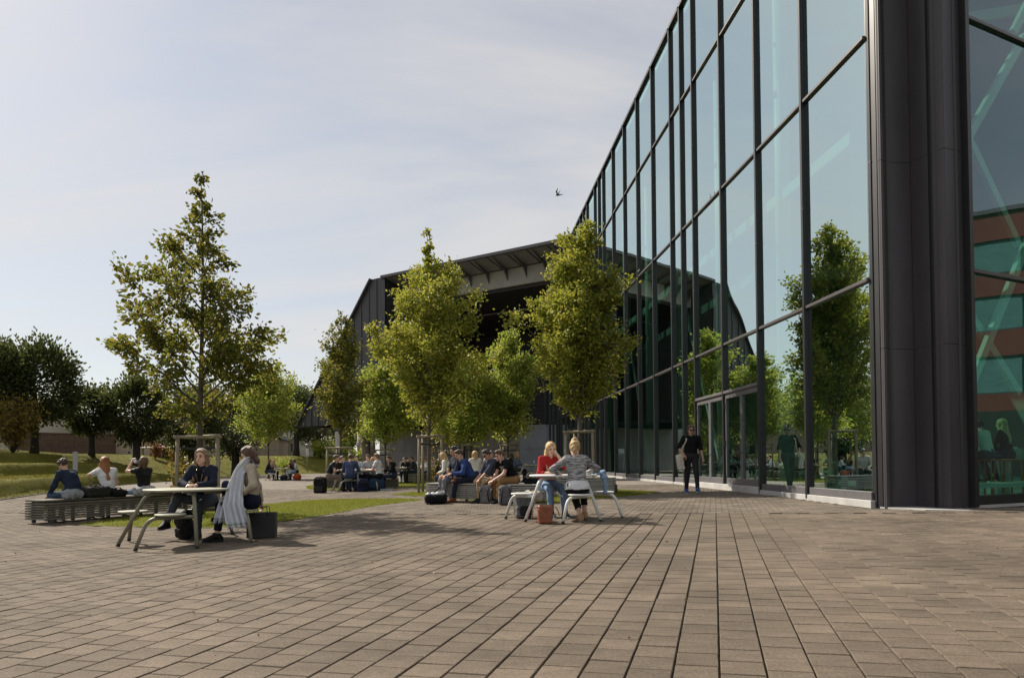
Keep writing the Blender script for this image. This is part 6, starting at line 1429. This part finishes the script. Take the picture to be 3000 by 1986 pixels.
hq = blk[1]['M'] @ blk[1]['WR']; b_ = bottle('green plastic bottle hanging from the hand of the man in the printed shirt', (hq.x - .02, hq.y - .03, hq.z - .34), (.45, .8, .66), (.1, .5, .3), .25, .034)
c = blk[1]; hq = c['M'] @ ((c['WL'] + c['WR']) / 2 + Vector((0, .10, .0))); t = thing('phone', 'black phone in the hands of the man in the printed shirt', 'phone', hq, ym - .5); MB().box((0, 0, 0), (.072, .14, .009), bev=.003).build('phone_body', M_blk, t); MB().box((0, 0, .0055), (.064, .125, .001)).build('screen', mat('phone_screen', (.01, .012, .016), .1), t)
# flag-like white print on the black shirt, following the chest
mb = MB(); o = c['ch'] + c['fw'] * .128; up_ = c['dirv'](1.)
for i in range(5): mb.slab([o - c['xa'] * .09 + up_ * (.07 - i * .034), o + c['xa'] * .09 + up_ * (.07 - i * .034), o + c['xa'] * .09 + up_ * (.055 - i * .034), o - c['xa'] * .09 + up_ * (.055 - i * .034)], c['fw'] * .004)
mb.build('shirt_print', cloth((.6, .6, .58)), blk[0])
c = blu[1]; hq = c['M'] @ ((c['WL'] + c['WR']) / 2 + Vector((0, .09, .06))); t = thing('bread_roll', 'bread slice held by the man in the blue shirt', 'bread', hq, ym - .4); MB().lathe([(.03, -.09), (.05, -.06), (.055, .0), (.05, .06), (.03, .085)], 12).build('crust', mat('bread', (.36, .21, .11), .8, .2, 20.), t); t.scale = (1, .45, 1)
# by the white table
M_lea = mat('brown_leather', (.22, .065, .025), .45, .18, 6., bump=.1, bscale=80.)
q = gpt(1597, 1533); t = thing('leather_bag', 'upright brown leather tote bag in front of the white table', 'bag', q, .12)
S = Sdf(); S.rbox((0, 0, .15), I3, (.085, .055, .12), .030, cuts=[((0, 0, .295), (0, 0, 1)), ((0, 0, .004), (0, 0, -1))]); r = S.mesh(.009, .003, 3); link('bag_body', np_mesh('bag_body', r[0], r[1], [M_lea], None, True), t)
MB().box((0, 0, .2975), (.20, .13, .004)).build('bag_opening', mat('bag_lining', (.03, .012, .008), .9), t)
MB().tube([(-.11, -.02, .27), (-.19, -.04, .24), (-.22, -.05, .13), (-.20, -.05, .09)], .008, 6).build('handle', M_lea, t); MB().tube([(.11, .0, .28), (.18, .01, .26), (.23, .02, .17), (.235, .02, .12)], .008, 6).build('handle', M_lea, t)
MB().box((-.117, -.01, .14), (.006, .03, .16)).build('side_strap', M_lea, t)
backpack('dark grey backpack with black straps under the white table', gpt(1535, 1518), rad(200), (.13, .135, .14), (.03, .03, .032), tilt=.2, hh=.46)
soft('cream cloth bag on top of the dark grey backpack', (lambda q: (q[0] + .12, q[1] + .1, q[2] + .30))(gpt(1545, 1516)), .3, (.30, .2, .17), (.55, .50, .42), 'cloth_bag')
q = Vector((1.52, 12.15, 0)); dj = thing('denim_jacket', 'light blue denim jacket hanging from the edge of the white table', 'jacket', (q.x, q.y, gz(q.x, q.y)), rad(-20))
M_den = mat('denim', (.20, .30, .43), .9, .15, 14., bump=.4, bscale=150.)
S = Sdf(); S.rbox((-.06, .12, .775), I3, (.07, .09, .005), .022).cap((.0, .1, .77), (.06, .05, .66), .05, .055).cap((.06, .05, .67), (.07, .03, .44), .055, .05, flat=(1, 0, 0), fk=1.5).cap((.03, .14, .70), (.05, .15, .52), .045, .04); r = S.mesh(.011, .01, 8); link('jacket_cloth', np_mesh('jacket_cloth', r[0], r[1], [M_den], None, True), dj)
MB().tube([(.035, .0, .50), (.05, -.01, .50), (.10, .03, .45)], .008, 5).build('cuff', M_den, dj)
# tote bag of the walking man
W4 = wj['M']; M_tote = mat('tote_canvas', (.58, .54, .46), .9, .08, 20., bump=.3, bscale=120.)
hp2 = W4 @ Vector((.30, .05, 0)); tb = thing('tote_bag', 'cream canvas tote bag on the shoulder of the walking man', 'bag', (hp2.x, hp2.y, hp2.z + .62), math.pi)
S = Sdf(); S.rbox((0, 0, .20), np.array(Matrix.Rotation(.12, 3, 'Y')), (.045, .10, .17), .035, cuts=[((0, 0, .40), (0, 0, 1))]); r = S.mesh(.011, .008, 4); link('bag_body', np_mesh('bag_body', r[0], r[1], [M_tote], None, True), tb)
sh = W4.inverted() ; shp = wj['SR']; lo_ = tb.location
def rel(v): w_ = W4 @ v; d_ = w_ - lo_; return Matrix.Rotation(-math.pi, 3, 'Z') @ d_
mb = MB(); top_ = rel(shp + Vector((-.06, 0, .085))); f1 = rel(shp + Vector((-.045, .13, -.06))); b1 = rel(shp + Vector((-.045, -.13, -.06)))
for a_, m_ in (((0.02, -.10, .38), f1), ((0.02, .10, .38), b1)): mb.beam(a_, m_, .035, .008, up=(0, 1, 0)); mb.beam(m_, top_, .035, .008, up=(0, 1, 0))
mb.build('shoulder_strap', M_tote, tb)
# around the crowded table
backpack('large black backpack with red trim at the left of the crowded table', gpt(938, 1444), rad(170), (.012, .011, .012), (.03, .028, .03), w=.42, d=.26, hh=.56, strap=(.35, .04, .02))
backpack('navy backpack under the crowded table', gpt(1062, 1440), rad(200), (.014, .018, .04), (.02, .028, .06), w=.40, d=.24, hh=.46, tilt=-.3, strap=(.02, .04, .15))
soft('blue denim coat draped over a bag right of the crowded table', gpt(1103, 1436), .2, (.50, .40, .52), (.035, .065, .12), 'draped_coat', wr=.02, cat='coat', h=.016)
q = gpt(1131, 1436); t = thing('book', 'pale book lying on the paving right of the crowded table', 'book', q, .2); MB().box((0, 0, .03), (.42, .28, .05), bev=.004).build('pages', mat('paper', (.6, .62, .66), .8), t); MB().box((0, 0, .058), (.43, .29, .006)).build('cover', cloth((.16, .22, .30)), t)
backpack('black backpack hanging low at the second table', gp(1196, 34.6), rad(40), (.014, .014, .015), (.02, .02, .02), hh=.62, w=.40, d=.26)
soft('red bag beside the woman in the camisole', gp(871, 44.6), .1, (.42, .32, .40), (.34, .05, .02))
soft('black bag under the far left table', gp(832, 44.2), .1, (.42, .32, .36), (.014, .014, .016), 'shoulder_bag')
q = T_e; bottle('clear bottle on the table of the smiling woman', (q[0] - .05, q[1] - .3, q[2] + .765), (.7, .85, .95), (.1, .3, .6), .25)
q = TG; 
for k, (dx, dy, lab) in enumerate(((-.15, -.2, 'white paper lunch bag on the crowded table'), (.2, .15, 'white lunch box on the crowded table'))):
    t = thing('lunch_box', lab, 'lunch box', (q[0] + dx, q[1] + dy, gz(*q) + .763), .3 + k); MB().box((0, 0, .03), (.2, .14, .06), bev=.01).build('box', mat('lunch_white', (.7, .7, .68), .6), t); MB().box((0, 0, .066), (.205, .145, .012), bev=.004).build('lid', mat('lunch_lid', (.55, .6, .65), .5), t)
for k, (dx, dy, lab) in enumerate(((-.2, -.1, 'white cup on the second table'), (.1, .1, 'white food tray on the second table'))):
    q = T_b; t = thing('food_tray' if k else 'cup', lab, 'tray' if k else 'cup', (q[0] + dx, q[1] + dy, q[2] + .763)); (MB().box((0, 0, .02), (.32, .22, .03), bev=.01) if k else MB().lathe([(.03, 0), (.042, .1)], 14)).build('tray' if k else 'cup_body', M_topw, t); MB().lathe([(.043, .1), (.043, .108)], 14).build('lid' if not k else 'bowl', M_topw, t)
# bird high above the hall
q = at(1637, 572, 30); bd_ = thing('bird', 'small dark bird flying above the hall', 'bird', q, rad(60)); M_bird = mat('bird_dark', (.02, .02, .022), .7)
S = Sdf(); S.cap((0, -.09, 0), (0, .08, .01), .022, .038, k=.02).cap((0, .08, .01), (0, .13, .03), .026, .020, k=.02).cap((0, .14, .03), (0, .165, .025), .007, .003, k=.01).cap((0, -.09, 0), (0, -.18, -.01), .02, .03, flat=(0, 0, 1), fk=3., k=.02)
for sg in (-1, 1): S.cap((sg * .02, .05, .02), (sg * .10, .06, .13), .04, .035, flat=(.5 * sg, 0, -.8), fk=4., k=.015).cap((sg * .10, .06, .13), (sg * .13, -.03, .26), .035, .012, flat=(.8 * sg, 0, -.5), fk=4., k=.015)
r = S.mesh(.009); link('body', np_mesh('body', r[0], r[1], [M_bird], None, True), bd_)
# fallen leaves and small litter on the paving
n = 300; xs = RNG.uniform(-12, 7, n); ys = RNG.uniform(4, 26, n); k = (np.abs(xs) < .8 * ys) & ~((xs - (X0A + MA * ys)) > -.3); xs, ys = xs[k], ys[k]
P_ = np.stack([xs, ys, gzv(xs, ys) + .006], 1); Dl = RNG.normal(0, 1, (len(xs), 3)); Dl[:, 2] = .1
lf = link('fallen_leaves', leaf_mesh(P_, Dl, .03, leaf_mat('leaf_fallen', (.16, .10, .04), (.24, .17, .07), (.30, .24, .14), .1), 'fallen_leaves', drop=-.1), kind='stuff')
